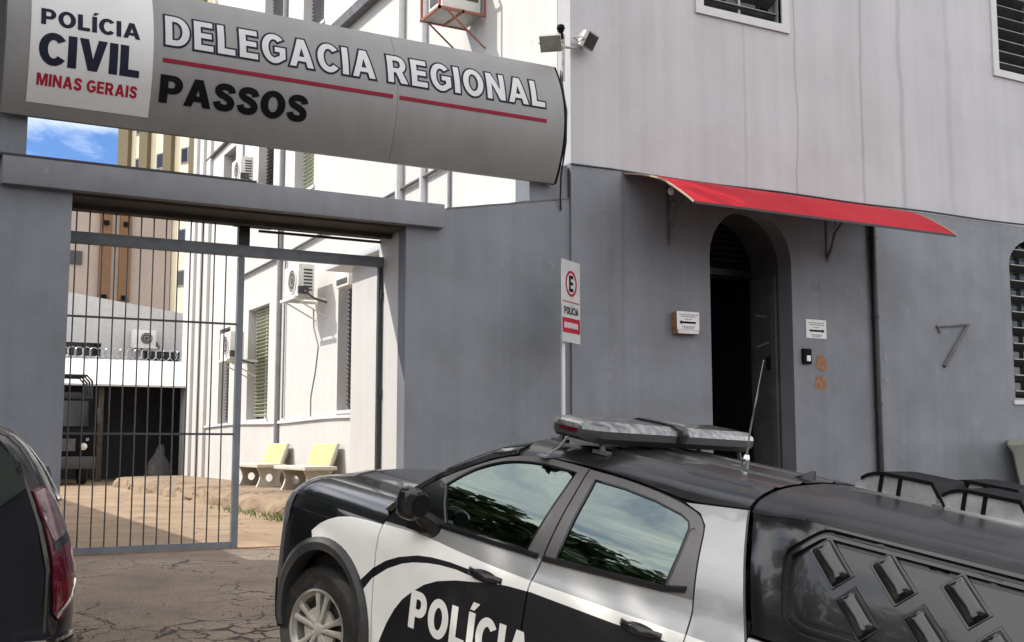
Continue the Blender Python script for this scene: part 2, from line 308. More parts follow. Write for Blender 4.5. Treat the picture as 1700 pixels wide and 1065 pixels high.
def copy_tree(o, parent=None):
    c = o.copy(); COL.objects.link(c)
    if parent is not None: c.parent = parent
    for ch in list(o.children): copy_tree(ch, c)
    return c

# ------------ 2D helpers
def pip(p, poly):
    x, y = p; r = False; j = len(poly) - 1
    for i in range(len(poly)):
        xi, yi = poly[i]; xj, yj = poly[j]
        if (yi > y) != (yj > y) and x < (xj - xi) * (y - yi) / (yj - yi) + xi: r = not r
        j = i
    return r
def resample(loop, step, closed=True):
    o = []; n = len(loop)
    for i in range(n if closed else n - 1):
        a = Vector(loop[i]).to_2d(); b = Vector(loop[(i + 1) % n]).to_2d(); k = max(1, int((b - a).length / step + .5))
        for j in range(k): o.append(tuple(a.lerp(b, j / k)))
    if not closed: o.append(tuple(loop[-1]))
    return o
def spline(pts, n=6, closed=False):
    P = [Vector(p).to_2d() for p in pts]; o = []; L_ = len(P)
    for i in range(L_ if closed else L_ - 1):
        p0 = P[(i - 1) % L_] if closed or i > 0 else P[0]; p1 = P[i]; p2 = P[(i + 1) % L_]
        p3 = P[(i + 2) % L_] if closed or i + 2 < L_ else P[-1]
        for j in range(n):
            t = j / n
            o.append(tuple(.5 * ((2 * p1) + (-p0 + p2) * t + (2 * p0 - 5 * p1 + 4 * p2 - p3) * t * t + (-p0 + 3 * p1 - 3 * p2 + p3) * t ** 3)))
    if not closed: o.append(tuple(P[-1]))
    return o
def roundpoly(poly, r, seg=4):
    o = []; n = len(poly)
    for i in range(n):
        p = Vector(poly[i]).to_2d(); a = Vector(poly[i - 1]).to_2d() - p; b = Vector(poly[(i + 1) % n]).to_2d() - p
        rr = min(r, a.length * .45, b.length * .45); A = p + a.normalized() * rr; B = p + b.normalized() * rr
        for j in range(seg + 1):
            t = j / seg; o.append(tuple(A * (1 - t) ** 2 + p * 2 * t * (1 - t) + B * t * t))
    return o
def cdt(outer, holes=(), regions=(), lines=(), grid=0, step=0):
    """constrained triangulation; returns verts, tris, region id per tri (last matching region wins, 0 = none)"""
    rs = (lambda l, c=True: resample(l, step, c)) if step else (lambda l, c=True: list(l))
    loops = [rs(outer)] + [rs(h) for h in holes] + [rs(r) for r, _ in regions]
    vs = []; es = []
    for lp in loops:
        o = len(vs); vs += lp; es += [(o + i, o + (i + 1) % len(lp)) for i in range(len(lp))]
    for ln in lines:
        ln = rs(ln, False); o = len(vs); vs += ln; es += [(o + i, o + i + 1) for i in range(len(ln) - 1)]
    if grid:
        bnd = [Vector(v) for v in vs]; x0 = min(p[0] for p in outer); x1 = max(p[0] for p in outer); y0 = min(p[1] for p in outer); y1 = max(p[1] for p in outer)
        cell = {}
        for b_ in bnd: cell.setdefault((int(b_.x // grid), int(b_.y // grid)), []).append(b_)
        nx = int((x1 - x0) / grid) + 1; ny = int((y1 - y0) / grid) + 1
        for i in range(nx + 1):
            for j in range(ny + 1):
                p = (x0 + (i + .5 * (j % 2)) * grid, y0 + j * grid)
                if not pip(p, outer) or any(pip(p, h) for h in holes): continue
                ci, cj = int(p[0] // grid), int(p[1] // grid); pv = Vector(p)
                if any((q - pv).length < grid * .45 for a in (-1, 0, 1) for b_ in (-1, 0, 1) for q in cell.get((ci + a, cj + b_), ())): continue
                vs.append(p)
    v2, _, fs, *_ = delaunay_2d_cdt([Vector(v).to_2d() for v in vs], es, [], 0, 1e-5)
    tr = []; rg = []
    for f in fs:
        c = sum((v2[i] for i in f), Vector((0, 0))) / len(f)
        if not pip(c, outer) or any(pip(c, h) for h in holes): continue
        r = 0
        for poly, idx in regions:
            if pip(c, poly): r = idx
        tr.append(tuple(f)); rg.append(r)
    return [tuple(v) for v in v2], tr, rg
def shell(mb, data, front, back, mi=None, flip=False):
    """closed solid from a 2D triangulation"""
    v2, tr, rg = data; used = sorted({i for t in tr for i in t}); ix = {u: k for k, u in enumerate(used)}; n = len(used)
    vs = [front(*v2[u]) for u in used] + [back(*v2[u]) for u in used]
    fs = []; ms = []; cnt = {}
    for t, r in zip(tr, rg):
        a = [ix[i] for i in t]; fs.append(tuple(a)); ms.append(r if mi is None else mi); fs.append(tuple(n + i for i in reversed(a))); ms.append(r if mi is None else mi)
        for k in range(len(a)):
            e = (a[k], a[(k + 1) % len(a)]); cnt[e] = ms[-1]
    for (a, b_), r in list(cnt.items()):
        if (b_, a) not in cnt: fs.append((b_, a, n + a, n + b_)); ms.append(r)
    o = len(mb.v); mb.v += [tuple(v) for v in vs]; mb.f += [tuple(o + i for i in f) for f in fs]; mb.m += ms
    return mb
# ---- heavy sans letters drawn as outlines (unit cap height)
def arcp(cx, cy, rx, ry, a0, a1, n=14): return [(cx + rx * cos(RD(a0 + (a1 - a0) * k / n)), cy + ry * sin(RD(a0 + (a1 - a0) * k / n))) for k in range(n + 1)]
def glyph(c):
    s = .25
    if c == 'I': return s, [([(0, 0), (s, 0), (s, 1), (0, 1)], [])]
    if c == 'Í': return s, [([(0, 0), (s, 0), (s, 1), (0, 1)], []), ([(.03, 1.08), (.18, 1.08), (.38, 1.27), (.13, 1.27)], [])]
    if c == 'L': return .62, [([(0, 0), (.62, 0), (.62, .21), (s, .21), (s, 1), (0, 1)], [])]
    if c == 'E': return .66, [([(0, 0), (.66, 0), (.66, .2), (s, .2), (s, .41), (.61, .41), (.61, .6), (s, .6), (s, .8), (.65, .8), (.65, 1), (0, 1)], [])]
    if c == 'P': return .74, [([(0, 0), (s, 0), (s, .34)] + arcp(.42, .67, .32, .33, -90, 90) + [(0, 1)], [[(s, .53)] + arcp(.40, .67, .10, .14, -90, 90) + [(s, .81)]])]
    if c == 'R': return .82, [([(0, 0), (s, 0), (s, .37), (.33, .37), (.52, 0), (.82, 0), (.60, .41)] + arcp(.43, .68, .32, .32, -50, 90) + [(0, 1)], [[(s, .55)] + arcp(.41, .68, .10, .13, -90, 90) + [(s, .81)]])]
    if c == 'D': return .82, [([(0, 0)] + arcp(.36, .5, .46, .5, -90, 90) + [(0, 1)], [[(s, .2)] + arcp(.35, .5, .21, .3, -90, 90) + [(s, .8)]])]
    if c == 'O': return .88, [(arcp(.44, .5, .44, .52, 0, 360, 36)[:-1], [arcp(.44, .5, .19, .31, 0, 360, 28)[:-1]])]
    if c == 'C': return .80, [(arcp(.44, .5, .44, .52, 38, 322, 28) + arcp(.44, .5, .19, .31, 316, 44, 20), [])]
    if c == 'G': return .85, [(arcp(.44, .5, .44, .52, 40, 306, 26) + [(.85, .17), (.85, .56), (.45, .56), (.45, .375), (.62, .375), (.62, .27)] + arcp(.44, .5, .19, .31, 300, 46, 18), [])]
    if c == 'A': return .90, [([(0, 0), (.25, 0), (.31, .19), (.59, .19), (.65, 0), (.90, 0), (.585, 1), (.315, 1)], [[(.37, .37), (.53, .37), (.45, .66)]])]
    if c == 'V': return .86, [([(.29, 0), (.57, 0), (.86, 1), (.60, 1), (.43, .34), (.26, 1), (0, 1)], [])]
    if c == 'M': return .98, [([(0, 0), (.22, 0), (.22, .62), (.39, 0), (.59, 0), (.76, .62), (.76, 0), (.98, 0), (.98, 1), (.66, 1), (.49, .40), (.32, 1), (0, 1)], [])]
    if c == 'N': return .80, [([(0, 0), (.23, 0), (.23, .58), (.56, 0), (.80, 0), (.80, 1), (.57, 1), (.57, .42), (.24, 1), (0, 1)], [])]
    if c == 'S':
        cl = spline([(.63, .70), (.57, .84), (.40, .90), (.22, .86), (.145, .73), (.22, .61), (.38, .53), (.55, .42), (.61, .28), (.55, .15), (.37, .10), (.18, .15), (.11, .30)], 3)
        Lf = []; Rt = []
        for i, p in enumerate(cl):
            d = (Vector(cl[min(i + 1, len(cl) - 1)]) - Vector(cl[max(i - 1, 0)])).normalized(); n = Vector((-d.y, d.x)); q = Vector(p); Lf.append(tuple(q + n * .113)); Rt.append(tuple(q - n * .113))
        return .74, [(Lf + Rt[::-1], [])]
    return .34, []
def inset(poly, d):
    n = len(poly); A = sum(poly[i][0] * poly[(i + 1) % n][1] - poly[(i + 1) % n][0] * poly[i][1] for i in range(n)); sg_ = 1 if A > 0 else -1; o = []
    for i in range(n):
        p = Vector(poly[i]); a = (p - Vector(poly[i - 1])); b = (Vector(poly[(i + 1) % n]) - p)
        if a.length < 1e-6 or b.length < 1e-6: o.append(tuple(p)); continue
        a.normalize(); b.normalize(); nn = (Vector((-a.y, a.x)) + Vector((-b.y, b.x))); nn.normalize()
        k = 1 / max(.55, nn.dot(Vector((-a.y, a.x)))); o.append(tuple(p + nn * d * sg_ * k))
    return o
def text2d(body, x0, x1, z0, z1, fat=0., gap=.10):
    """letters fitted to a box (z0..z1 = cap height); fat > 0 grows every outline, in metres"""
    w = 0; items = []
    for c in body:
        gw, parts = glyph(c); items.append((w, parts)); w += gw + (gap if parts else 0)
    w -= gap; sx = (x1 - x0) / w; sz = z1 - z0; V_ = []; F_ = []
    for ox, parts in items:
        for outer, holes in parts:
            M = lambda pl: [(x0 + (ox + a) * sx, z0 + b * sz) for a, b in pl]
            O = M(outer); H = [M(h) for h in holes]
            if fat: O = inset(O, -fat); H = [inset(h, fat) for h in H]
            v2, tr, _ = cdt(O, H); k = len(V_); V_ += v2; F_ += [tuple(k + i for i in t) for t in tr]
    return V_, F_
def text_obj(name, mats, parent, data, mapf, cuts=None, thick=None, rot=None):
    """letters mapped on a surface; cuts = z step for bending"""
    V_, F_ = data; bm = bmesh.new(); bv = [bm.verts.new((x, 0, z)) for x, z in V_]
    for f in F_:
        try: bm.faces.new([bv[i] for i in f])
        except ValueError: pass
    if cuts:
        z0 = min(z for _, z in V_); z1 = max(z for _, z in V_); z = z0 + cuts
        while z < z1:
            bmesh.ops.bisect_plane(bm, geom=bm.verts[:] + bm.edges[:] + bm.faces[:], plane_co=(0, 0, z), plane_no=(0, 0, 1)); z += cuts
    bm.verts.index_update(); mb = MB()
    mb.add([mapf(v.co.x, v.co.z) for v in bm.verts], [[v.index for v in f.verts] for f in bm.faces]); bm.free()
    return mb.build(name, mats, parent, smooth=0, recalc=False)
# ================================================================ ground
def smooth(t): t = max(0, min(1, t)); return t * t * (3 - 2 * t)
GP = [(-400, -1.02), (-10.2, -1.02), (-9.6, -1.0), (-9.26, -.95), (-8.3, -.755), (-6.6, -.412), (-5.8, -.252), (-5.2, -.19), (-3.5, -.13), (-1.2, -.055), (.75, -.035), (1.2, 0), (400, 0)]
def gz(y):
    for (a, za), (b, zb) in zip(GP, GP[1:]):
        if y <= b: return za + (zb - za) * (y - a) / (b - a)
    return 0
def sheet(name, xs, ys, zf, mat, dz=0):
    mb = MB(); n = len(xs)
    mb.add([(x, y, zf(x, y) + dz) for y in ys for x in xs], [(j * n + i, j * n + i + 1, (j + 1) * n + i + 1, (j + 1) * n + i) for j in range(len(ys) - 1) for i in range(n - 1)])
    return tag(mb.build(name, mat, smooth=60, recalc=False), kind='structure')
def fr(a, b, s): n = max(1, round((b - a) / s)); return [a + (b - a) * i / n for i in range(n + 1)]
def bumpy(x, y): return gz(y) + .012 * sin(x * 1.7 + y * 1.1) * sin(y * .9 - x * .6) * (1 if -9 < y < 0 else 0)
sheet('ground', [-400, -60, -20, 20, 60, 400], [-400, -60, -30, -12, .5, .7, 30, 100, 400], lambda x, y: -1.15 if y < .6 else -.1, 'street')
sheet('apron', fr(-14, 22, .5), sorted(set([-9.6, -9.26, -8.3, -6.6, -5.8, -5.2, -3.5, -1.2, .75] + fr(-9.6, .75, .45))), bumpy, 'apron')
rl = random.Random(12); lv = MB()
for k in range(150):        # dry leaves and grit blown on the apron
    x = rl.uniform(-2.2, 2.6); y = rl.uniform(-6.5, .5); z = bumpy(x, y) + .006; a = rl.uniform(0, 6.28); s = rl.uniform(.008, .03); w = s * rl.uniform(.35, .7); c, d = cos(a), sin(a)
    lv.add([(x - c * s, y - d * s, z), (x + d * w, y - c * w, z + rl.uniform(0, .012)), (x + c * s, y + d * s, z + rl.uniform(0, .01)), (x - d * w, y + c * w, z + .002)], [(0, 1, 2, 3)])
tag(lv.build('leaf_litter', 'litter', smooth=0, recalc=False), 'scattered dry leaf bits and grit on the cracked apron before the gate', 'leaf litter', kind='stuff')
sheet('street', [-60, -14, 22, 60], [-30, -20, -14, -9.6], lambda x, y: -1.02, 'street', .004)
sheet('courtyard_floor', fr(-1.3, 12, 1), fr(.75, 36, 1), lambda x, y: -.035 + .035 * smooth((y - .75) / .6), 'yard')
# raised walk with a worn kerb
rk = random.Random(4); mb = MB(); ys = fr(3.3, 20.6, .11); jj = lambda a: rk.uniform(-a, a)
ring = [[(3.06 + .05 * sin(y * 5) + jj(.04), y, -.02), (3.10 + .04 * sin(y * 3.1) + jj(.04), y, .07 + jj(.02)), (3.13 + .04 * sin(y * 3.1) + jj(.035), y, .14 + jj(.02)), (3.22 + .06 * sin(y * 2.3) + jj(.03), y, .22 + jj(.02)), (3.4 + jj(.05), y, .25 + jj(.012)), (3.8, y, .26), (5.12, y, .27), (5.12, y, -.02)] for y in ys]
mb.loft(ring); tag(mb.build('raised_walk', 'walk', smooth=40), kind='structure')
# thin metal gate track / joint line on the apron
mb = MB(); mb.box(-.9, 2.8, .70, .80, -.034, -.026); tag(mb.build('gate_track', 'rust'), kind='structure')

# ================================================================ gateway: portal wall, lintel, sign
bw = thing('gateway_wall', 'blue grey plastered gateway wall with a heavy lintel over the vehicle gate', 'wall', (0, 0, 0))
mb = MB(); mb.box(-1.56, -.88, 0, .85, -.3, 3.70); mb.box(-6.5, -1.56, .03, .33, -.5, 3.55)
mb.build('pillar', 'grey_lower', bw, smooth=0)
mb = MB(); mb.prism([(2.83, -.6), (5.1035, -.6), (5.1035, 4.262), (3.34, 3.95), (3.3, 3.80), (2.83, 3.70)], 0, .22, 'xz')
mb.build('wall_panel', 'grey_lower', bw, smooth=0)
mb = MB(); mb.prism([(3.36, 3.956), (5.09, 4.262), (5.09, 4.280), (4.6, 4.192), (4.45, 4.175), (4.2, 4.118), (3.9, 4.07), (3.8, 4.05), (3.36, 3.974)], -.006, .226, 'xz'); mb.build('coping', 'iron', bw, smooth=0)
mb = MB(); mb.box(2.84, 3.10, .22, .85, -.2, 3.70); mb.build('jamb', 'white_wall', bw, smooth=0)
mb = MB(); mb.box(-1.56, 3.28, -.12, .86, 3.70, 3.985, bev=.012); mb.build('lintel', 'trim_grey', bw, smooth=30)
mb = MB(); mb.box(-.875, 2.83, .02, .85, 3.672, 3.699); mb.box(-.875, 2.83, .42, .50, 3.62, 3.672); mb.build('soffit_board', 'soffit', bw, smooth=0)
mb = MB(); mb.box(-1.60, 1.0, -.10, .80, 3.99, 4.015); mb.build('lintel_top_sheet', 'black_metal', bw, smooth=0)  # thin black sheet lying along the top of the lintel
mb = MB(); mb.box(-2.1, -1.335, .0, .4, 3.985, 6.0); mb.box(4.52, 5.085, .02, .38, 3.9, 4.7); mb.build('sign_support', 'grey_lower', bw, smooth=0)
# sign: bulging sheet-metal box
sg = thing('station_sign', 'long bulging grey metal station sign above the gate, raised white and black lettering', 'sign', (1.6, -.2, 4.41))
SZ0, SZ1 = 4.41, 5.93
def sy(z): t = (z - (SZ0 + SZ1) / 2) / ((SZ1 - SZ0) / 2); return -.12 - .25 * (1 - t * t)
zs = [SZ0 + (SZ1 - SZ0) * i / 24 for i in range(25)]
for a, b in ((-1.6, 2.545), (2.549, 4.80)):
    mb = MB(); prof = [(sy(z), z) for z in zs] + [(-.06, SZ1), (-.06, SZ0)]
    mb.loft([[(x, y, z) for y, z in prof] for x in (a, b)]); mb.build('panel', 'sign_metal', sg, smooth=25)
mb = MB(); prof = [(sy(z) + .006, z) for z in zs] + [(-.02, SZ1 - .004), (-.02, SZ0 + .004)]
mb.loft([[(x, y, z) for y, z in prof] for x in (4.803, 4.835)]); mb.build('end_cap', 'ink', sg, smooth=25)
def onsign(off): return lambda x, z: (x, sy(z) - off, z)
mb = MB()
pz = [4.53 + (5.84 - 4.53) * i / 16 for i in range(17)]
mb.loft([[(x, sy(z) - o, z) for z in pz] + [(x, sy(z) + .003, z) for z in reversed(pz)] for x, o in ((-1.38, .004), (-.20, .004))])
lp = mb.build('logo_plate', 'sign_plate', sg, smooth=25)
for body, x0, x1, z0, z1, mt_, bold in (('POLÍCIA', -1.29, -.335, 5.29, 5.465, 'navy', 0), ('CIVIL', -1.295, -.335, 4.895, 5.205, 'navy', .004), ('MINAS GERAIS', -1.30, -.335, 4.69, 4.805, 'red_vinyl', 0)):
    text_obj('lettering', mt_, lp, text2d(body, x0, x1, z0, z1, bold), onsign(.007), .06)
T1 = ('DELEGACIA REGIONAL', -.085, 4.53)
# letters with a dark outline: a wider dark set behind the white one
a0, f0 = text2d(T1[0], T1[1], T1[2], 5.285, 5.635, -.004, .13)
a1, f1 = text2d(T1[0], T1[1], T1[2], 5.285, 5.635, .018, .13)
text_obj('lettering_outline', 'navy', sg, (a1, f1), onsign(.004), .06)
text_obj('lettering', 'white_vinyl', sg, (a0, f0), onsign(.009), .06)
text_obj('lettering', 'ink', sg, text2d('PASSOS', -.11, 1.485, 4.695, 4.965, .004, .09), onsign(.006), .06)
for a, b in ((-.10, 2.49), (2.57, 4.545)):
    mb = MB(); zz = [5.098, 5.112, 5.127, 5.142]
    mb.loft([[(x, sy(z) - .006, z) for z in zz] + [(x, sy(z) + .003, z) for z in reversed(zz)] for x in (a, b)]); mb.build('stripe', 'maroon', sg, smooth=25)
cb = MB(); cb.tube([(4.88, -.15, 5.88), (4.85, -.22, 5.72), (4.85, -.35, 5.3), (4.85, -.33, 4.9), (4.86, -.19, 4.5), (4.94, -.04, 4.25), (4.96, -.02, 4.1)], .012, 8)
tag(cb.build('power_cable', 'black_metal', base=(4.93, -.2, 4.2)), 'thick black cable hanging down past the right end of the station sign', 'cable')

# ================================================================ gate
GY = .75
gt = thing('gate_leaf', 'closed left leaf of the dark steel bar gate, standing in the driveway opening', 'gate', (-.86, GY, -.03))
mb = MB(); mb.box(-.87, 1.10, GY - .025, GY + .025, -.028, .045); mb.box(-.87, .72, GY - .03, GY + .012, -.03, .012)
mb.box(1.045, 1.115, GY - .035, GY + .035, -.03, 3.29); mb.box(-.87, -.80, GY - .025, GY + .025, 0.045, 3.29); mb.build('frame', 'bar_grey', gt)
for k in range(13):
    x = -.73 + k * .1365
    mb = MB(); mb.tube([(x, GY, .04), (x + .003 * sin(k * 3), GY + .002, 1.6), (x, GY, 3.30)], .008, 6); mb.build('bar', 'gate_metal', gt)
for z in (1.25, 2.51):
    mb = MB(); mb.box(-.80, 1.05, GY - .006, GY + .006, z - .012, z + .012); mb.build('rail', 'gate_metal', gt)
gtr = thing('gate_transom', 'steel beam with short bars fixed across the top of the driveway opening', 'gate', (1, GY, 3.3))
mb = MB(); mb.box(-.88, 2.86, GY - .05, GY + .03, 3.30, 3.43, bev=.006); mb.build('beam', 'bar_grey', gtr)
for k in range(13):
    x = -.73 + k * .1365 if k < 12 else 1.52
    mb = MB(); mb.tube([(x, GY + .002, 3.42), (x, GY, 3.70)], .008, 6); mb.build('bar', 'gate_metal', gtr)
mb = MB(); mb.box(1.04, 1.17, GY - .03, GY + .05, 3.43, 3.70); mb.box(1.0, 1.45, GY + .05, GY + .10, 3.665, 3.70); mb.build('closer_bracket', 'black_metal', gtr)
mb = MB(); mb.box(1.3, 2.86, GY + .06, GY + .08, 3.62, 3.65); mb.build('rail', 'gate_metal', gtr)
gp = thing('gate_post', 'plain dark steel gate post standing against the white jamb', 'post', (2.83, GY, -.03))
mb = MB(); mb.box(2.785, 2.84, GY - .03, GY + .03, -.035, 3.30); mb.build('post', 'gate_metal', gp)
mb = MB()
for z in (.5, 1.7, 2.9): mb.tube([(2.815, GY - .045, z), (2.815, GY - .045, z + .12)], .014, 8)
mb.build('hinge', 'gate_metal', gp)
tag(gp.children[0], None)

# ================================================================ police station front building
ps = thing('police_station', 'two tone grey police station building with an arched doorway and louvred windows', 'building', (5.1, 0, 0))
ZS = 4.735
def arch(x0, x1, z0, zs_, zt, n=14):
    cx = (x0 + x1) / 2; rx = (x1 - x0) / 2; rz = zt - zs_
    return [(x0, z0), (x1, z0)] + [(cx + rx * cos(pi * k / n), zs_ + rz * sin(pi * k / n)) for k in range(n + 1)]
door_h = arch(7.36, 8.84, -.4, 3.72, 4.42)
arch_w = arch(13.58, 15.1, 1.85, 4.06, 4.55)
arch_w2 = arch_w
lo = cdt([(5.88, -.8), (22, -.8), (22, ZS), (5.88, ZS)], [door_h, arch_w2])
F0 = lambda y: (lambda x, z: (x, y, z))
mb = MB(); shell(mb, lo, F0(0), F0(.28), 0); mb.build('lower_wall', 'grey_lower', ps, smooth=0)
win1 = [(7.32, 7.26), (8.77, 7.26), (8.77, 8.6), (7.32, 8.6)]; win2 = [(13.54, 7.36), (15.3, 7.36), (15.3, 9.2), (13.54, 9.2)]
up = cdt([(5.88, ZS + .001), (22, ZS + .001), (22, 13.6), (5.88, 13.6)], [win1, win2])
mb = MB(); shell(mb, up, F0(0), F0(.28), 0); mb.build('upper_wall', 'pale_upper', ps, smooth=0)
mb = MB(); mb.box(5.105, 5.882, -.035, .28, -.8, ZS); mb.build('lower_pilaster', 'grey_lower', ps, smooth=0)
mb = MB(); mb.box(5.105, 5.882, -.035, .28, ZS + .001, 13.6); mb.build('upper_pilaster', 'pale_upper', ps, smooth=0)
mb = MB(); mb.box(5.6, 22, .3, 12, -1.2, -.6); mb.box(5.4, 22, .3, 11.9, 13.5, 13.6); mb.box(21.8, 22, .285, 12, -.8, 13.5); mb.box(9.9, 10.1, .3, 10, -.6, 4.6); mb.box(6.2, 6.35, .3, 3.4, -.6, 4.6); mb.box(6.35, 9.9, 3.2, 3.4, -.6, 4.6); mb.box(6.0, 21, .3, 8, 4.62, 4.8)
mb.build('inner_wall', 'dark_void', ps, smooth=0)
# surrounds of the upper windows, louvres, mullions
def louvre_window(hole, frame_w, frame_z, y=.10, pitch=.24, rect=True, nslat=None, sideframe=True):
    x0 = min(p[0] for p in hole); x1 = max(p[0] for p in hole); z0 = min(p[1] for p in hole); z1 = max(p[1] for p in hole)
    f = MB()
    if rect:
        f.box(x0 - frame_w, x1 + frame_w, -.035, .05, z0 - frame_z, z0); f.box(x0 - frame_w, x0, -.03, .05, z0 + .001, z1 + frame_z); f.box(x1, x1 + frame_w, -.03, .05, z0 + .001, z1 + frame_z)
        f.box(x0, x1, -.03, .05, z1, z1 + frame_z)
    else: f.box(x0 - .06, x1 + .06, -.03, .06, z0 - .07, z0 - .001)
    fo = f.build('window', 'window_trim', ps, smooth=0)
    g = MB(); g.box(x0, x0 + .04, y - .03, y + .03, z0, z1); g.box(x1 - .04, x1, y - .03, y + .03, z0, z1); g.box(x0 + .04, x1 - .04, y - .03, y + .03, z0, z0 + .04)
    g.box((x0 + x1) / 2 - .02, (x0 + x1) / 2 + .02, y - .03, y + .03, z0 + .04, z1)
    g.build('frame', 'slat_edge', fo, smooth=0)
    s = MB(); z = z0 + .1; e = MB()
    while z < z1 - .05:
        w = 0
        if not rect:
            # inside the arch
            zs_ = 4.06
            if z > zs_: w = (x1 - x0) / 2 * (1 - sqrt(max(0, 1 - ((z - zs_) / .49) ** 2)))
        Mx = Matrix.Translation((0, y, z)) @ Matrix.Rotation(RD(-32), 4, 'X')
        s.box(x0 + .05 + w, x1 - .05 - w, -.09, .09, -.004, .004, mat=Mx); e.box(x0 + .05 + w, x1 - .05 - w, -.098, -.09, -.009, .009, mat=Mx)
        z += pitch
    s.build('louvre', 'slat_dark', fo, smooth=0); e.build('louvre_edge', 'slat_edge', fo, smooth=0)
    b = MB(); b.box(x0, x1, .262, .272, z0, z1); b.build('pane', 'window_dark', fo, smooth=0)
    return fo
louvre_window(win1, .14, .12); louvre_window(win2, .14, .12, pitch=.2); louvre_window(arch_w2, .1, .1, rect=False, pitch=.26)
# small horizontal shadow ledge/cable between the paints
mb = MB(); pts = [(5.1 + i * .6, -.012 - (.03 if 5.1 + i * .6 < 5.9 else 0), ZS + .008 * sin(i * 1.3) + .004 * (i - 5)) for i in range(28)]
mb.tube(pts, .011, 6); mb.build('facade_cable', 'black_metal', ps)
# doorway: reveals come from the wall; transom grille, dark frame and the open leaf
vault = [(8.84, -.4), (8.84, 3.72)] + arch(7.36, 8.84, -.4, 3.72, 4.42)[2:] + [(7.36, -.4)]
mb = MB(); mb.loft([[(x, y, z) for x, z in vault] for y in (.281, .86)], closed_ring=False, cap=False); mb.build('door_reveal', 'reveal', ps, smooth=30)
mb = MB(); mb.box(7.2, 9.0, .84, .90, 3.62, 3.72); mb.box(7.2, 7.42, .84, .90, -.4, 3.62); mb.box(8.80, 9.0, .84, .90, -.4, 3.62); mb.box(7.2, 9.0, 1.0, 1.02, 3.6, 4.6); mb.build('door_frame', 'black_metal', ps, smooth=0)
mb = MB()
for k in range(7):
    Mx = Matrix.Translation((0, .90, 3.75 + k * .095)) @ Matrix.Rotation(RD(-35), 4, 'X'); mb.box(7.3, 8.9, -.05, .05, -.006, .006, mat=Mx)
mb.build('transom_grille', 'black_metal', ps, smooth=0)
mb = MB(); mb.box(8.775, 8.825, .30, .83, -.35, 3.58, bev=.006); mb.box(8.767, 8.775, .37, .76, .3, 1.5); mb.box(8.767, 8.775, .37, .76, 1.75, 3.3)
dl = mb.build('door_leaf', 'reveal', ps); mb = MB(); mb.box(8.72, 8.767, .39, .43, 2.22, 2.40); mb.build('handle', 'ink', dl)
mb = MB(); mb.prism([(.45, 2.98), (.70, 3.02), (.70, 3.05), (.45, 3.0)], 8.763, 8.767, 'yz'); mb.build('scratched_label', 'pipe_grey', dl, smooth=0); mb = MB(); mb.prism([(.42, 2.60), (.68, 2.55), (.68, 2.58), (.42, 2.63)], 8.763, 8.767, 'yz'); mb.build('scratched_label', 'pipe_grey', dl, smooth=0)
# drain pipe, patches of rust, faded marks
mb = MB(); mb.tube([(10.43, -.055, -.5), (10.43, -.055, 4.45), (10.43, -.02, 4.58)], .05, 12)
for z in (.4, 1.7, 3.0, 4.2): mb.tube([(10.43, -.055, z), (10.43, -.055, z + .05)], .058, 12)
mb.build('drain_pipe', 'black_metal', ps)
mb = MB()
def blot(cx, cz, rx, rz, y=-.004, n=14):
    pts = [(cx + rx * (1 + .3 * sin(3 * a + cx) + .15 * sin(5 * a)) * cos(a), cz + rz * (1 + .25 * sin(2 * a + cz)) * sin(a)) for a in [2 * pi * k / n for k in range(n)]]
    mb.prism(pts, y, .002, 'xz')
blot(9.36, 2.31, .10, .14); mb.build('rust_patch', 'rust', ps, smooth=0); mb = MB(); blot(9.34, 2.02, .11, .12); mb.build('rust_patch', 'rust', ps, smooth=0)
for q in ((10.66, 2.45, .03, .10), (10.68, 2.1, .05, .06), (10.1, 2.42, .03, .03)): mb = MB(); blot(*q); mb.build('paint_scar', 'trim_grey', ps, smooth=0)
mb = MB(); 
for dx, dz in ((0, 0), (.07, .01), (.13, 0)): mb.prism([(9.22 + dx, 3.36), (9.235 + dx, 3.36), (9.26 + dx, 3.5), (9.24 + dx, 3.5)], -.004, .002); mb.prism([(9.26 + dx, 3.38), (9.28 + dx, 3.36), (9.26 + dx, 3.49), (9.25 + dx, 3.49)], -.0045, .002)
mb.build('faded_number', 'trim_grey', ps, smooth=0)

# awning
aw = thing('door_awning', 'curved red awning over the arched doorway, on two iron brackets', 'awning', (8.2, 0, 4.1))
AX0, AX1 = 5.96, 10.54
ap = [(0, 4.705), (-.35, 4.622), (-.70, 4.512), (-.94, 4.40), (-1.12, 4.29), (-1.32, 4.158), (-1.46, 4.055)]
ap = spline(ap, 4)
mb = MB(); mb.loft([[(x, y - .003, z) for y, z in ap] + [(x, y - .003, z - .012) for y, z in reversed(ap)] for x in [AX0 + (AX1 - AX0) * i / 12 for i in range(13)]]); mb.build('sheet', 'awning', aw, smooth=40)
for x in (AX0 - .012, AX1 + .012):
    mb = MB(); mb.loft([[(x - .008, y - .003, z + .006), (x + .008, y - .003, z + .006), (x + .008, y - .003, z - .018), (x - .008, y - .003, z - .018)] for y, z in ap]); mb.build('edge_strip', 'alu', aw, smooth=0)
mb = MB(); mb.box(AX0, AX1, -1.478, -1.462, 4.02, 4.05); mb.build('front_rail', 'black_metal', aw)
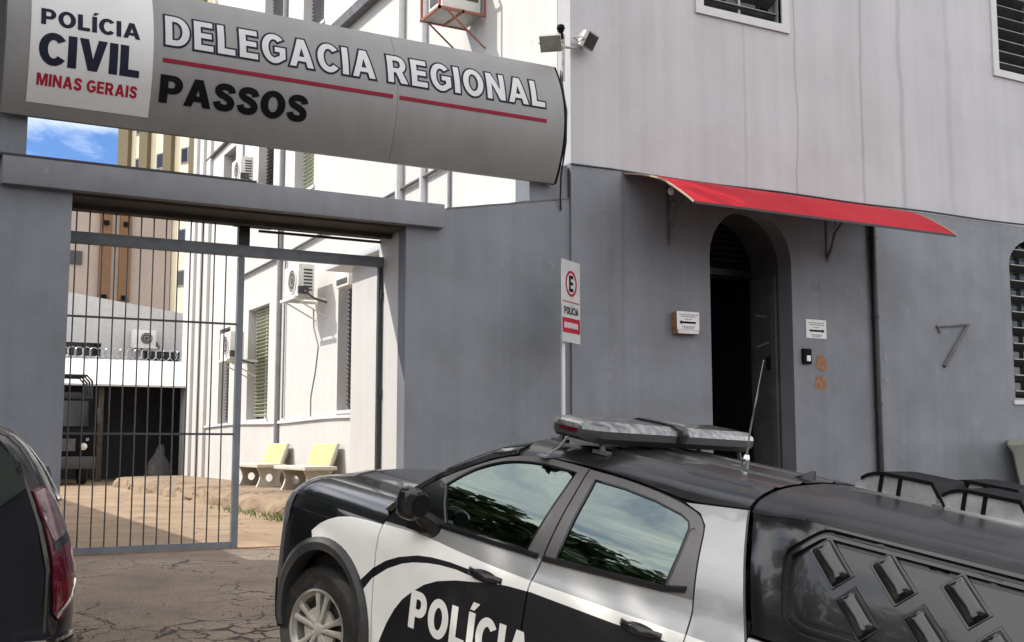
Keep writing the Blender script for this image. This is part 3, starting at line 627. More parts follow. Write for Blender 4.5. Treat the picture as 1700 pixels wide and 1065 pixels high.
for x in (6.67, 9.55):
    mb = MB(); mb.box(x - .02, x + .02, -.016, -.0015, 3.80, 4.62)
    mb.tube([(x, -.01, 3.86), (x, -.08, 3.98), (x, -.16, 4.2), (x, -.40, 4.40), (x, -.72, 4.44)], .022, 6)
    mb.tube([(x, -.02, 4.56), (x, -.3, 4.59), (x, -.8, 4.42), (x, -1.25, 4.16)], .013, 6)
    mb.tube([(x, -.12 + .06 * cos(a), 4.34 + .06 * sin(a)) for a in [k * .6 for k in range(9)]], .01, 6)
    mb.build('bracket', 'iron', aw)
mb = MB(); mb.tube([(6.25, -.62, 4.52), (6.25, -.62, 4.45)], .03, 10); mb.lathe([(0, 0), (.03, -.02), (.042, -.06), (.03, -.1), (0, -.11)], (6.25, -.62, 4.43), 'z', 12); mb.build('bulb', 'white_trim', aw)

# notices, box, intercom, bracket
def notice(x0, x1, z0, z1, y, right):
    mb = MB(); mb.box(x0, x1, y - .004, y, z0, z1); 
    lab = 'white paper notice with an arrow pointing right, taped beside the intercom' if right else 'white paper notice with an arrow pointing left, stuck on the small wall box'
    o = mb.build('paper_notice', 'paper', smooth=0, base=((x0 + x1) / 2, y, z0)); tag(o, lab, 'notice')
    w = x1 - x0; mb = MB(); zc = z0 + .40 * (z1 - z0); s = 1 if right else -1; xc = (x0 + x1) / 2
    mb.box(xc - w * .34, xc + w * .34, y - .0055, y - .004, zc - .014, zc + .014)
    mb.prism([(xc + s * w * .40, zc), (xc + s * w * .30, zc + .03), (xc + s * w * .30, zc - .03)], y - .0065, y - .004, 'xz'); mb.build('arrow', 'ink', o, smooth=0)
    random.seed(3)
    for zz, k in ((.82, .8), (.72, .66), (.58, .3), (.18, .55), (.10, .4)):
        x = xc - w * k / 2; mb = MB()
        while x < xc + w * k / 2:
            d = random.uniform(.012, .03); mb.box(x, min(x + d, xc + w * .45), y - .0052, y - .004, z0 + zz * (z1 - z0) - .008, z0 + zz * (z1 - z0) + .008); x += d + .009
        mb.build('printed_line', 'pipe_grey', o, smooth=0)
mb = MB(); mb.box(6.70, 7.09, -.11, -.001, 2.60, 2.89, bev=.008); o = mb.build('wall_box', 'rust', base=(6.9, 0, 2.6)); tag(o, 'shallow metal wall box left of the arched doorway, sides rusted', 'box')
mb = MB(); mb.box(6.72, 7.06, -.115, -.1105, 2.605, 2.66); mb.build('flap', 'white_trim', o, smooth=0)
notice(6.70, 7.07, 2.655, 2.90, -.111, False); notice(9.09, 9.48, 2.66, 2.93, -.001, True)
ic = thing('intercom', 'small black intercom with a white button, right of the arched doorway', 'intercom', (9.07, 0, 2.3))
mb = MB(); mb.box(8.99, 9.15, -.04, -.001, 2.28, 2.50, bev=.006); mb.build('casing', 'ink', ic); mb = MB(); mb.box(9.05, 9.12, -.05, -.04, 2.32, 2.40); mb.build('button', 'paper', ic, smooth=0)
mb = MB(); mb.tube([(11.78, -.02, 2.96), (12.15, -.03, 2.985), (12.5, -.05, 3.03)], .016, 6); mb.tube([(12.5, -.05, 3.03), (12.2, -.04, 2.68), (12.05, -.03, 2.5), (11.92, -.02, 2.34)], [.028, .026, .034, .03], 6)
mb.tube([(11.8, -.02, 2.96), (11.86, -.02, 2.86)], .012, 6)
tag(mb.build('iron_bracket', 'iron', base=(12.1, 0, 2.3)), 'bent old iron bracket sticking out of the lower wall, left of the arched window', 'bracket')

# floodlights on the corner
fl = thing('floodlight_mast', 'pair of floodlights on a short mast at the corner above the sign', 'floodlight', (4.92, -.16, 5.75))
mb = MB(); mb.tube([(4.92, -.16, 5.75), (4.92, -.16, 6.36)], .022, 8); mb.tube([(4.70, -.18, 6.20), (4.92, -.16, 6.20), (5.2, -.18, 6.22)], .018, 8); mb.build('mast', 'lamp_grey', fl)
mb = MB(); mb.lathe([(0, -.05), (.035, -.045), (.055, 0), (.045, .04), (0, .06)], (4.885, -.16, 6.44), 'z', 16); mb.tube([(4.885, -.16, 6.40), (4.90, -.16, 6.3)], .03, 8); mb.build('light_sensor', 'ink', fl)
def flood(cx, cz, yaw, tilt, dark):
    Mx = Matrix.Translation((cx, -.22, cz)) @ Matrix.Rotation(RD(yaw), 4, 'Z') @ Matrix.Rotation(RD(tilt), 4, 'X')
    b = MB(); b.loft([[Vector((sx * w, y, sz * h)) for sx, sz in ((-1, -1), (1, -1), (1, 1), (-1, 1))] for y, w, h in ((-.05, .135, .105), (.0, .135, .105), (.05, .115, .09), (.12, .06, .05))])
    b.xf(Mx); o = b.build('floodlight', 'lamp_grey', fl, smooth=0)
    g = MB(); g.box(-.12, .12, -.056, -.051, -.09, .09, mat=Mx); g.build('front_glass', dark, o, smooth=0)
    h = MB(); h.tube([Mx @ Vector(p) for p in ((-.15, .0, 0), (-.15, .13, -.05), (.15, .13, -.05), (.15, .0, 0))], .010, 6); h.build('yoke', 'lamp_grey', o)
flood(4.70, 6.20, -40, 38, 'lamp_grey'); flood(5.26, 6.33, 30, 30, 'lamp_dark')
mb = MB(); mb.tube([(4.93, -.15, 6.1), (4.97, -.1, 5.95), (4.92, -.12, 5.8), (4.94, -.14, 5.6)], .008, 6); mb.build('cable', 'ink', fl)

# parking sign
pk = thing('parking_sign', 'reserved parking sign with a red ringed E on a thin white post before the wall', 'sign', (4.70, -.5, -.12))
mb = MB(); mb.tube([(4.68, -.5, -.2), (4.685, -.5, 2.45)], .028, 10); mb.build('post', 'steel', pk)
SA = RD(-68)   # plate turned to the street traffic
PM = Matrix.Translation((4.79, -.52, 0)) @ Matrix.Rotation(RD(33), 4, 'Z')
PW = .26
mb = MB(); mb.box(-PW, PW, -.004, .004, 2.36, 3.36, mat=PM); pl = mb.build('plate', 'plate_grey', pk, smooth=0)
def ringp(r0, r1, cx, cz, y, n=36):
    q = MB(); q.loft([[PM @ Vector((cx + r * cos(a) , yy, cz + r * 1.0 * sin(a))) for r, yy in ((r0, y), (r1, y), (r1, -.003), (r0, -.003))] for a in [2 * pi * k / n for k in range(n)]], closed_path=True); return q
ringp(.128, .16, 0, 3.08, -.007).build('ring', 'red_vinyl', pl, smooth=0)
text_obj('letter', 'ink', pl, text2d('E', -.06, .06, 2.98, 3.18), lambda x, z: PM @ Vector((x, -.007, z)))
mb = MB(); mb.box(-PW * .95, PW * .95, -.0065, -.004, 2.475, 2.655, mat=PM); mb.build('red_band', 'red_vinyl', pl, smooth=0); mb = MB(); mb.box(-PW * .9, PW * .9, -.0065, -.004, 2.845, 2.858, mat=PM); mb.build('red_line', 'red_vinyl', pl, smooth=0)
text_obj('lettering', 'ink', pl, text2d('POLÍCIA', -.2, .2, 2.70, 2.79), lambda x, z: PM @ Vector((x, -.007, z)))
mb = MB()
for k in range(9): mb.box(-.2 + k * .044, -.2 + k * .044 + .03, -.0085, -.0065, 2.53 + .004 * (k % 2), 2.60, mat=PM)
mb.build('worn_lettering', 'white_vinyl', pl, smooth=0)

# planter at the right edge
mb = MB(); mb.loft([[(13.85 + sx * w, -.75 + sy_ * w, z) for sx, sy_ in ((-1, -.8), (-.8, -1), (.8, -1), (1, -.8), (1, .8), (.8, 1), (-.8, 1), (-1, .8))] for z, w in ((-.2, .5), (.2, .56), (1.0, .66), (1.12, .72), (1.2, .72), (1.2, .62), (1.0, .60))])
o = mb.build('planter', 'planter', base=(13.85, -.75, -.2), smooth=20); tag(o, 'big pale concrete planter tub by the wall under the arched window', 'planter')
# ================================================================ courtyard wing (white, sunlit)
wg = thing('courtyard_wing', 'tall white sunlit wing of the station along the right of the courtyard', 'building', (5.1, .3, 0))
WX = 5.1
whole = [(.285, -.1), (20.7, -.1), (20.7, 13.5), (.285, 13.5)]
rect = lambda a, b, c, d: [(a, c), (b, c), (b, d), (a, d)]
wins = [(12.97, 14.66, 1.72, 4.35), (16.3, 17.33, 1.66, 4.11), (6.9, 8.46, 1.78, 4.42), (10.05, 11.33, 6.5, 8.6), (12.9, 14.13, 7.0, 8.9), (12.3, 13.9, 10.7, 12.6), (9.6, 10.95, 9.9, 12.0), (16.2, 17.4, 7.2, 8.8)]
mb = MB(); shell(mb, cdt(whole, [rect(*w) for w in wins]), lambda y, z: (WX, y, z), lambda y, z: (WX + .28, y, z), 0); mb.build('wall', 'white_wall', wg, smooth=0)
mb = MB(); mb.box(5.9, 8, 20.72, 25.2, -.1, 9.5); mb.build('rear_wall', 'white_wall', wg, smooth=0)
for y in (18.55, 19.35, 20.15): mb = MB(); mb.box(5.02, 5.099, y, y + .38, -.05, 13.5); mb.build('pilaster', 'white_wall', wg, smooth=0)
for y in (21.4, 22.9): mb = MB(); mb.box(5.82, 5.899, y, y + .4, -.05, 9.4); mb.build('pilaster', 'white_wall', wg, smooth=0)
for i, (a, b, c, d) in enumerate(wins):
    f = MB(); f.box(WX - .03, WX + .05, a - .06, b + .06, c - .07, c - .001); f.box(WX + .2, WX + .24, a, a + .06, c, d); f.box(WX + .2, WX + .24, b - .06, b, c, d); f.box(WX + .2, WX + .24, (a + b) / 2 - .03, (a + b) / 2 + .03, c, d)
    fo = f.build('window', 'white_trim', wg, smooth=0)
    s = MB(); z = c + .1
    while z < d:
        Mx = Matrix.Translation((WX + .2, 0, z)) @ Matrix.Rotation(RD(35), 4, 'Y'); s.box(-.045, .045, a + .06, b - .06, -.005, .005, mat=Mx); z += .085
    s.build('louvre', 'slat_green' if i in (0, 3) else ('slat_dark' if i in (1, 2, 4) else 'pipe_grey'), fo, smooth=0)
    g = MB(); g.box(WX + .265, WX + .275, a, b, c, d); g.build('pane', 'window_dark', fo, smooth=0)
mb = MB(); pts = [(WX - .03, y, 1.645 + .02 * sin(y * .9) + .004 * (8 - y) * .5) for y in fr(2.8, 18.6, .8)]
mb.loft([[(x - .02, y, z - .03), (x + .05, y, z - .03), (x + .05, y, z + .03), (x - .02, y, z + .03)] for x, y, z in pts]); mb.build('sill_band', 'white_trim', wg, smooth=0)
mb = MB(); mb.tube([(WX - .045, 12.1, .25), (WX - .045, 12.1, 13.3)], .06, 10); mb.tube([(WX - .04, 11.72, 1.7), (WX - .04, 11.72, 5.2)], .022, 8); mb.build('down_pipe', 'pipe_grey', wg)
mb = MB(); mb.tube([(WX - .06, 5.4, 3.7), (WX - .06, 5.4, 13.3)], .075, 10); mb.tube([(WX - .05, 4.45, 3.7), (WX - .05, 4.45, 13.3)], .06, 10); mb.build('vent_pipe', 'pipe_white', wg)
mb = MB(); mb.tube([(WX - .03, 3.5, 3.7), (WX - .03, 3.5, 5.5)], .03, 8); mb.tube([(WX - .03, 15.4, 4.2), (WX - .03, 15.4, 9.2)], .022, 6); mb.build('thin_pipe', 'pipe_grey', wg)
mb = MB(); mb.tube([(WX - .05, 3.4, 5.5), (WX - .05, 7, 5.42), (WX - .05, 11.7, 5.28), (WX - .05, 15.4, 5.24)], .032, 8); mb.build('conduit', 'iron', wg); mb = MB(); mb.tube([(WX - .05, 7.2, 9.4), (WX - .05, 19, 9.0)], .045, 8); mb.build('conduit', 'iron', wg)
mb = MB(); mb.box(4.92, 5.08, 4.6, 11.6, 9.24, 9.44); mb.build('eaves_board', 'iron', wg, smooth=0)
mb = MB(); mb.tube([(WX - .012, 9.9, 3.9), (WX - .012, 9.85, 3.5), (WX - .012, 9.55, 3.1), (WX - .012, 9.7, 2.6), (WX - .012, 9.95, 2.1), (WX - .012, 9.95, 1.7)], .011, 6); mb.build('loose_cable', 'pipe_grey', wg)
# small gatehouse behind the right jamb
gh = thing('gatehouse', 'little flat roofed pale gatehouse just inside the gate, right of the driveway', 'building', (4.1, 1.8, 0))
mb = MB(); mb.box(3.2, 5.095, .9, 2.72, -.1, 3.60); mb.build('wall', 'white_wall', gh, smooth=0)
mb = MB(); mb.box(3.0, 5.095, .88, 3.3, 3.62, 3.72, bev=.01); mb.build('roof_slab', 'white_trim', gh)
mb = MB(); mb.box(3.19, 3.1995, 1.55, 1.57, .0, 3.6); mb.build('corner_joint', 'pipe_grey', gh, smooth=0)

# air conditioners: condenser faces the yard (-x)
def condenser(label, x, y, z, s=1.0, group='air conditioning units on the walls', cat='air conditioner', ry=0):
    t = thing('air_conditioner', label, cat, (x, y, z), None); t['_rot'] = 1; t.rotation_euler.z = ry
    b = MB(); b.box(-.30 * s, 0, -.40 * s, .40 * s, 0, .58 * s, bev=.015); b.build('casing', 'ac_white', t)
    g = MB(); g.lathe([(.23 * s, -.301 * s), (.23 * s, -.318 * s), (.20 * s, -.318 * s), (.20 * s, -.301 * s)], (0, -.08 * s, .29 * s), 'x', 24)
    for k in range(2, 5, 2): g.lathe([(.04 * k * s, -.308 * s), (.04 * k * s, -.314 * s), ((.04 * k + .008) * s, -.314 * s)], (0, -.08 * s, .29 * s), 'x', 20)
    g.build('fan_guard', 'ac_white', t)
    f = MB(); f.lathe([(0, -.304 * s), (.20 * s, -.304 * s)], (0, -.08 * s, .29 * s), 'x', 24)
    for k in range(7): f.box(-.20 * s, -.04 * s, -.405 * s, -.4005 * s, (.10 + k * .06) * s, (.13 + k * .06) * s)
    f.build('grille', 'ac_dark', t)
    v = MB(); v.box(-.31 * s, -.12 * s, -.46 * s, -.401 * s, .04 * s, .17 * s)
    v.tube([(-.2 * s, -.46 * s, .1 * s), (-.2 * s, -.52 * s, .06 * s), (-.05 * s, -.55 * s, -.05 * s), (.2 * s, -.5 * s, -.1 * s)], .02 * s, 6); v.build('valve_box', 'ac_dark', t)
    k = MB()
    for yy in (-.3, .3): k.box(-.36 * s, .32 * s, yy * s - .02, yy * s + .02, -.05 * s, -.001); k.tube([(-.3 * s, yy * s, -.05 * s), (.3 * s, yy * s, -.36 * s)], .014 * s, 6)
    k.box(-.37 * s, -.33 * s, -.42 * s, .42 * s, -.05 * s, -.005); k.build('bracket', 'ac_white', t)
    return t
condenser('white air conditioner high on the white wing wall, above the two benches', 4.80, 9.45, 4.02, 1.1)
condenser('white air conditioner on the wing wall seen just behind the gate stile', 4.80, 14.35, 3.12, 1.1)
condenser('white air conditioner on the upper wing wall, showing between sign and lintel', 4.80, 13.9, 7.25, 1.0)
t = thing('air_conditioner', 'boxy air conditioner inside a red oxide wall cage, above the sign', 'air conditioner', (4.75, 2.65, 7.55))
mb = MB(); mb.box(4.42, 5.06, 2.42, 2.90, 7.56, 8.25, bev=.015); mb.build('casing', 'ac_white', t)
mb = MB()
for k in range(2): mb.box(4.55 + k * .26, 4.75 + k * .26, 2.405, 2.4195, 7.72, 8.1)
mb.box(4.412, 4.4195, 2.5, 2.84, 7.66, 8.15); mb.build('grille', 'ac_dark', t, smooth=0)
mb = MB(); X0, X1, Y0, Y1, Z0, Z1 = 4.34, 5.09, 2.34, 2.98, 7.5, 8.4
for z in (Z0, Z1):
    for a, b in (((X0, Y0), (X1, Y0)), ((X0, Y1), (X1, Y1)), ((X0, Y0), (X0, Y1)), ((X0 + .38, Y0), (X0 + .38, Y1))): mb.box(min(a[0], b[0]) - .018, max(a[0], b[0]) + .018, min(a[1], b[1]) - .018, max(a[1], b[1]) + .018, z - .018, z + .018)
for x, y in ((X0, Y0), (X0, Y1), (X1, Y0), (X1, Y1)): mb.box(x - .016, x + .016, y - .016, y + .016, Z0, Z1)
mb.tube([(X0 + .1, Y1, Z0), (5.09, Y1, 7.0)], .016, 6); mb.tube([(X0 + .1, Y0, Z0), (5.09, Y0, 7.0)], .016, 6); mb.build('cage', 'cage', t, smooth=0)
mb = MB(); mb.box(X0 + .02, X1 - .02, Y0 + .02, Y1 - .02, Z0 - .004, Z0 + .004); mb.build('tray', 'lamp_grey', t, smooth=0)
mb = MB(); mb.box(4.86, 5.095, 7.3, 7.95, 4.05, 4.4, bev=.02); o = mb.build('air_conditioner', 'ac_white', base=(5, 7.6, 4.05)); tag(o, 'small white wall air conditioner unit under the edge of the gatehouse roof', 'air conditioner')
mb = MB(); mb.box(4.85, 4.8595, 7.36, 7.9, 4.1, 4.2); mb.build('grille', 'ac_dark', o, smooth=0)

# benches
def bench(label, y):
    t = thing('concrete_bench', label, 'bench', (4.62, y, .26), 'concrete benches on the raised walk'); t['_rot'] = 1
    for s in (-1, 1):
        pr = spline([(-.30, 0), (-.24, .12), (-.22, .25), (-.29, .40)], 4) + spline([(.26, .40), (.20, .25), (.20, .12), (.26, 0)], 4)
        hole = [(-.02 + .085 * cos(a), .19 + .085 * sin(a)) for a in [2 * pi * k / 14 for k in range(14)]]
        m_ = MB(); shell(m_, cdt(pr, [hole]), lambda x, z: (x, s * .66 - .04, z), lambda x, z: (x, s * .66 + .04, z), 0); m_.build('leg', 'bench', t)
    m_ = MB(); m_.box(-.38, .24, -1.0, .9, .402, .475, bev=.018); m_.build('seat', 'bench', t)
    Mx = Matrix.Translation((.20, 0, .47)) @ Matrix.Rotation(RD(20), 4, 'Y')
    m_ = MB(); m_.box(0, .06, -.66, .66, .0, .46, bev=.012, mat=Mx); bk = m_.build('backrest', 'bench', t)
    m_ = MB(); m_.box(-.006, -.001, -.645, .645, .02, .44, mat=Mx); m_.build('painted_panel', 'bench_yellow', bk, smooth=0)
    m_ = MB()
    for s in (-1, 1): m_.box(.055, .12, s * .5 - .04, s * .5 + .04, -.2, .3, mat=Mx)
    m_.build('back_support', 'bench', t)
bench('concrete bench with yellow back on the walk, the nearer one beside the gatehouse', 8.7); bench('concrete bench with yellow back on the walk, the farther one near the gate stile', 11.7)
# grass tufts along the kerb
random.seed(5); mb = MB()
for k in range(260):
    y = 4.3 + 4.2 * random.random() ** 1.6; x = 3.0 - random.random() ** 2 * .35; h = random.uniform(.03, .12); a = random.uniform(0, 6.28); w = .012
    dx, dy = cos(a), sin(a); lx, ly = random.uniform(-.06, .06), random.uniform(-.06, .06)
    mb.add([(x - dx * w, y - dy * w, -.01), (x + dx * w, y + dy * w, -.01), (x + lx, y + ly, h)], [(0, 1, 2)])
tag(mb.build('grass', 'grass', smooth=0, recalc=False), 'green grass tufts growing along the foot of the worn kerb', 'grass', kind='stuff')
ng = thing('shade_wall', 'tall grey wall added out of view for shade, left of the gateway, beyond the left end of the sign', 'building', (-7, .3, 0))  # thin unseen wall, added to keep the sun off the apron
mb = MB(); mb.box(-14, -2.12, .36, .8, -.4, 8.6); mb.build('wall', 'grey_lower', ng, smooth=0)
mb = MB(); mb.box(-14.1, -2.11, .28, .88, 8.6, 8.75); mb.build('coping', 'trim_grey', ng, smooth=0)
# left yard wall (behind the left pillar)
mb = MB(); mb.box(-1.55, -1.32, .87, 23, -.1, 2.75); tag(mb.build('yard_wall', 'soft_grey', smooth=0, base=(-1.4, 12, 0)), 'long plain yard wall along the left side of the courtyard, behind the left pillar', 'wall')

# ================================================================ garage at the end of the yard
ga = thing('garage_shed', 'open fronted dark garage under a white sheet roof at the end of the courtyard', 'garage', (4, 26, 0))
mb = MB(); mb.loft([[(x, 24.4, 2.93), (x, 28.2, 3.98), (x, 28.2, 4.03), (x, 24.4, 2.985)] for x in fr(-4, 9.5, .5)]); mb.build('roof', 'white_wall', ga, smooth=0)
mb = MB(); mb.box(-4, 9.5, 28.0, 28.15, -.1, 3.9); mb.box(9.3, 9.5, 25.3, 28, -.1, 3.2); mb.box(-4, -3.8, 24.6, 28, -.1, 3.0); mb.build('wall', 'dark_void', ga, smooth=0)
mb = MB(); mb.box(3.30, 3.46, 24.7, 24.86, 0, 3.0); mb.build('post', 'bark', ga, smooth=0)
mb = MB(); mb.box(5.95, 6.05, 24.5, 25.0, 0, 2.95); mb.build('side_post', 'ink', ga, smooth=0)
# heap under cloth inside the garage
random.seed(8); mb = MB(); rings = []
for i in range(9):
    t_ = i / 8; r = [.42, .44, .40, .36, .30, .22, .15, .13, .05][i]
    rings.append([(5.45 + r * 1.0 * (1 + .2 * sin(3 * a + i)) * cos(a) + .1 * t_, 26.2 + r * (1 + .15 * sin(2 * a)) * sin(a), .0 + t_ * 1.15) for a in [2 * pi * k / 14 for k in range(14)]])
mb.loft(rings); tag(mb.build('sack', 'cloth', base=(5.45, 26.2, 0), smooth=60), 'crumpled pale sack standing inside the dark garage near its right end', 'sack')
# razor wire coil on the garage roof edge
mb = MB(); pts = []
for k in range(34 * 14):
    a = 2 * pi * k / 14; x = 1.2 + k / 14 * .24
    pts.append((x, 28.3 + .06 * sin(a * .37), 4.22 + .20 * sin(a)) if True else 0); pts[-1] = (x + .20 * cos(a), 28.3 + .05 * sin(a * .5), 4.22 + .20 * sin(a))
mb.tube(pts, .016, 4); tag(mb.build('razor_wire', 'wire', base=(4, 28.3, 4)), 'coil of razor wire along the top of the garage roof', 'razor wire')
# neighbour house behind
nh = thing('neighbour_house', 'plain grey rendered house with a sloping parapet behind the garage', 'house', (4, 31, 0))
pr = [(-8, -.1), (11, -.1), (11, 5.4), (7, 5.94), (3.06, 6.47), (-8, 7.9)]
hz = [rect(2.6, 4.15, 4.25, 4.72), rect(5.6, 6.9, 4.1, 4.5)]
mb = MB(); shell(mb, cdt(pr, hz), F0(30), F0(30.25), 0); mb.build('wall', 'soft_grey', nh, smooth=0)
mb = MB(); mb.box(-8, 11, 30.26, 36, -.1, 5.3); mb.build('back_room', 'soft_grey', nh, smooth=0)
for a, b, c, d in ((2.6, 4.15, 4.25, 4.72), (5.6, 6.9, 4.1, 4.5)):
    mb = MB(); mb.box(a, b, 30.18, 30.2, c, d)
    for k in range(4): mb.box(a + (b - a) * (k + .5) / 4 - .015, a + (b - a) * (k + .5) / 4 + .015, 30.12, 30.18, c, d)
    mb.build('window', 'window_dark', nh, smooth=0)
condenser('far white air conditioner on the grey house wall behind the garage', 5.55, 29.98, 4.62, 1.05, ry=RD(90))
# tan block with ochre pilasters
tb = thing('tan_building', 'tan rendered building with brown ochre pilasters behind the grey house', 'building', (2, 45, 0))
mb = MB(); mb.box(-22, 9.62, 45, 57, -.1, 14.0); mb.build('wall', 'tan', tb, smooth=0)
mb = MB()
for a in (-1.6, 1.0, 6.21, 7.13): mb = MB(); mb.box(a, a + .55, 44.8, 44.999, 8.1, 13.9); mb.build('pilaster', 'ochre', tb, smooth=0)
for x, z in ((4.7, 10.2), (4.7, 13.1), (2.5, 10.2), (.2, 10.2)):
    mb = MB(); mb.box(x, x + .75, 44.93, 44.998, z - .45, z + .2); mb.build('window', 'window_dark', tb, smooth=0)
for x in (6.35, 7.28):
    for z in (11.75, 8.12): mb = MB(); mb.box(x, x + .25, 44.7, 44.8, z, z + .22); mb.build('wall_lamp', 'ink', tb, smooth=0)
# cream tower
tw = thing('apartment_tower', 'cream apartment tower with olive brown vertical bands against the sky', 'building', (12.5, 76, 0)); tw['_rot'] = 1; tw.rotation_euler.z = RD(-64)
Wd = 9.0
mb = MB(); mb.box(0, Wd, 0, 12, 0, 34); mb.build('wall', 'cream', tw, smooth=0)
mb = MB()
for a, b in ((-.05, .09), (.24, .35), (.555, .657), (.88, 1.005)): mb = MB(); mb.box(a * Wd, b * Wd, -.35, -.001, 0, 34); mb.build('pilaster', 'olive', tw, smooth=0)
for k in range(6):
    for a in (.16, .44, .75):
        mb = MB(); mb.box(a * Wd - .1, a * Wd + .75, -.05, -.001, 12.4 + k * 3, 13.6 + k * 3); o = mb.build('window', 'pipe_grey', tw, smooth=0)
        g = MB(); g.box(a * Wd - .0, a * Wd + .65, -.055, -.0505, 12.5 + k * 3, 13.5 + k * 3); g.build('pane', 'window_dark', o, smooth=0)

# dark truck in the yard, mostly behind the left pillar
tk = thing('parked_truck', 'dark truck with a tubular roof rack parked before the garage', 'truck', (1.8, 22.5, 0))
mb = MB(); mb.loft([[(x, y, z) for y, z in ((22.0, .55), (22.0, 1.5), (22.12, 1.6), (22.3, 2.45), (22.5, 2.55), (23.9, 2.55), (23.9, .55))] for x in (.7, .78, 2.72, 2.8)]); mb.build('cab', 'ink', tk, smooth=20)
mb = MB(); mb.box(.75, 2.75, 24.0, 24.38, .8, 2.7); mb.build('cargo_box', 'plastic', tk)
mb = MB(); mb.loft([[(x, y, z) for y, z in ((22.10, 1.65), (22.27, 2.38), (22.30, 2.38), (22.14, 1.65))] for x in (.85, 2.65)]); mb.build('windscreen', 'window_dark', tk, smooth=0)
mb = MB(); mb.box(.65, 2.85, 21.85, 22.0, .45, .8, bev=.03); mb.build('bumper', 'plastic', tk)
for x in (.95, 2.42):
    mb = MB(); mb.lathe([(0, -.02), (.10, -.015), (.12, .02)], (x + .1, 21.98, 1.08), 'y', 16); mb.build('headlamp', 'chrome', tk)
    mb = MB(); mb.box(x + .15, x + .24, 21.96, 21.999, 1.24, 1.32); mb.build('indicator', 'lens_clear', tk, smooth=0)
mb = MB(); mb.box(1.2, 2.3, 21.97, 21.999, .95, 1.3)
for k in range(5): mb.box(1.2, 2.3, 21.95, 21.97, .98 + k * .07, 1.0 + k * .07)
mb.build('grille', 'iron', tk, smooth=0)
for x in (.82, 2.55):
    w_ = MB(); w_.lathe([(.2, -.12), (.38, -.12), (.42, -.08), (.42, .08), (.38, .12), (.2, .12)], (x + .06, 22.75, .42), 'x', 24); w_.build('wheel', 'rubber', tk)
mb = MB()
for y in (22.4, 22.9, 23.4, 23.9): mb.tube([(.8, y, 2.55), (.8, y, 2.95), (.95, y, 3.12), (2.6, y, 3.12), (2.75, y, 2.95), (2.75, y, 2.55)], .03, 6)
for x in (.95, 2.6): mb.tube([(x, 22.4, 3.12), (x, 23.9, 3.12)], .03, 6)
mb.build('roof_rack', 'black_metal', tk)
mb = MB()
for x in (.58, 2.92): mb.box(x - .05, x + .05, 22.05, 22.12, 1.75, 2.15, bev=.02)
mb.build('mirror', 'plastic', tk)
# ================================================================ police pickup (car axes: x forward, y left, z up, origin under the front axle)
pu = thing('police_pickup', 'black and white police pickup with roof light bar and canopy, parked nose to the gateway', 'pickup')
pu['_rot'] = 1
cy, sy_, cp, sp, cr_, sr = cos(RD(111.37)), sin(RD(111.37)), cos(RD(10.73)), sin(RD(10.73)), cos(RD(.96)), sin(RD(.96))
PM_ = Matrix(((cy, -sy_, 0), (sy_, cy, 0), (0, 0, 1))) @ Matrix(((cp, 0, -sp), (0, 1, 0), (sp, 0, cp))) @ Matrix(((1, 0, 0), (0, cr_, -sr), (0, sr, cr_)))
pu.matrix_world = Matrix.Translation((.441, -5.716, -.225)) @ PM_.to_4x4()
ZT = [.20, .32, .50, .65, .80, .90, .955, .995, 1.03, 1.07, 1.11, 1.16, 1.30, 1.42, 1.50, 1.545, 1.575, 1.60, 1.62, 1.635, 1.645]
YT = [.80, .855, .884, .897, .904, .906, .903, .893, .876, .861, .849, .837, .787, .725, .682, .648, .605, .54, .44, .29, .0]
def pchip(X, Y):
    n = len(X); h = [X[i + 1] - X[i] for i in range(n - 1)]; d = [(Y[i + 1] - Y[i]) / h[i] for i in range(n - 1)]
    mslope = [d[0]] + [0 if d[i - 1] * d[i] <= 0 else 2 * d[i - 1] * d[i] / (d[i - 1] + d[i]) for i in range(1, n - 1)] + [d[-1]]
    def f(x):
        if x <= X[0]: return Y[0]
        if x >= X[-1]: return Y[-1]
        i = 0
        while X[i + 1] < x: i += 1
        t = (x - X[i]) / h[i]; a = (1 + 2 * t) * (1 - t) ** 2; b = t * (1 - t) ** 2; c = t * t * (3 - 2 * t); e = t * t * (t - 1)
        return a * Y[i] + b * h[i] * mslope[i] + c * Y[i + 1] + e * h[i] * mslope[i + 1]
    return f
Yc = pchip(ZT, YT)
FT = [.20, .32, .50, .65, .80, .90, .955, .995, 1.03, 1.06, 1.09, 1.115, 1.135, 1.148, 1.157]
FY = [.80, .855, .884, .897, .904, .906, .903, .893, .876, .845, .80, .735, .63, .43, .0]
Yf = pchip(FT, FY)
def plan(x):
    if x < .17: return 1.
    u = min(1., (x - .17) / .47); return max(0., 1 - u ** 2.7) ** (1 / 2.7)
def drop(x): return 0 if x < .30 else .33 * ((x - .30) / .375) ** 2
def surf(x, z):                       # side of cab and bed
    return Yc(z)
def car_shell(name, mats, outer, holes=(), regions=(), yf=None, off=0., th=.02, grid=.05, step=.025, parent=None, smooth=40, sides=(1, -1), lines=()):
    data = cdt(outer, holes, regions, lines, grid, step); r = []
    yf = yf or surf
    for s in sides:
        mb = MB(); shell(mb, data, lambda x, z: (x, s * (yf(x, z) + off), z), lambda x, z: (x, s * (yf(x, z) + off - th), z))
        r.append(mb.build(name, mats, parent or pu, smooth=smooth))
    return r
def surf_front(x, z):
    zz = z
    d = drop(x)
    if d and z > .7: zz = .7 + (z - .7) / (1 - d / .45) if z > .7 else z
    return Yf(min(zz, 1.157)) * plan(x)
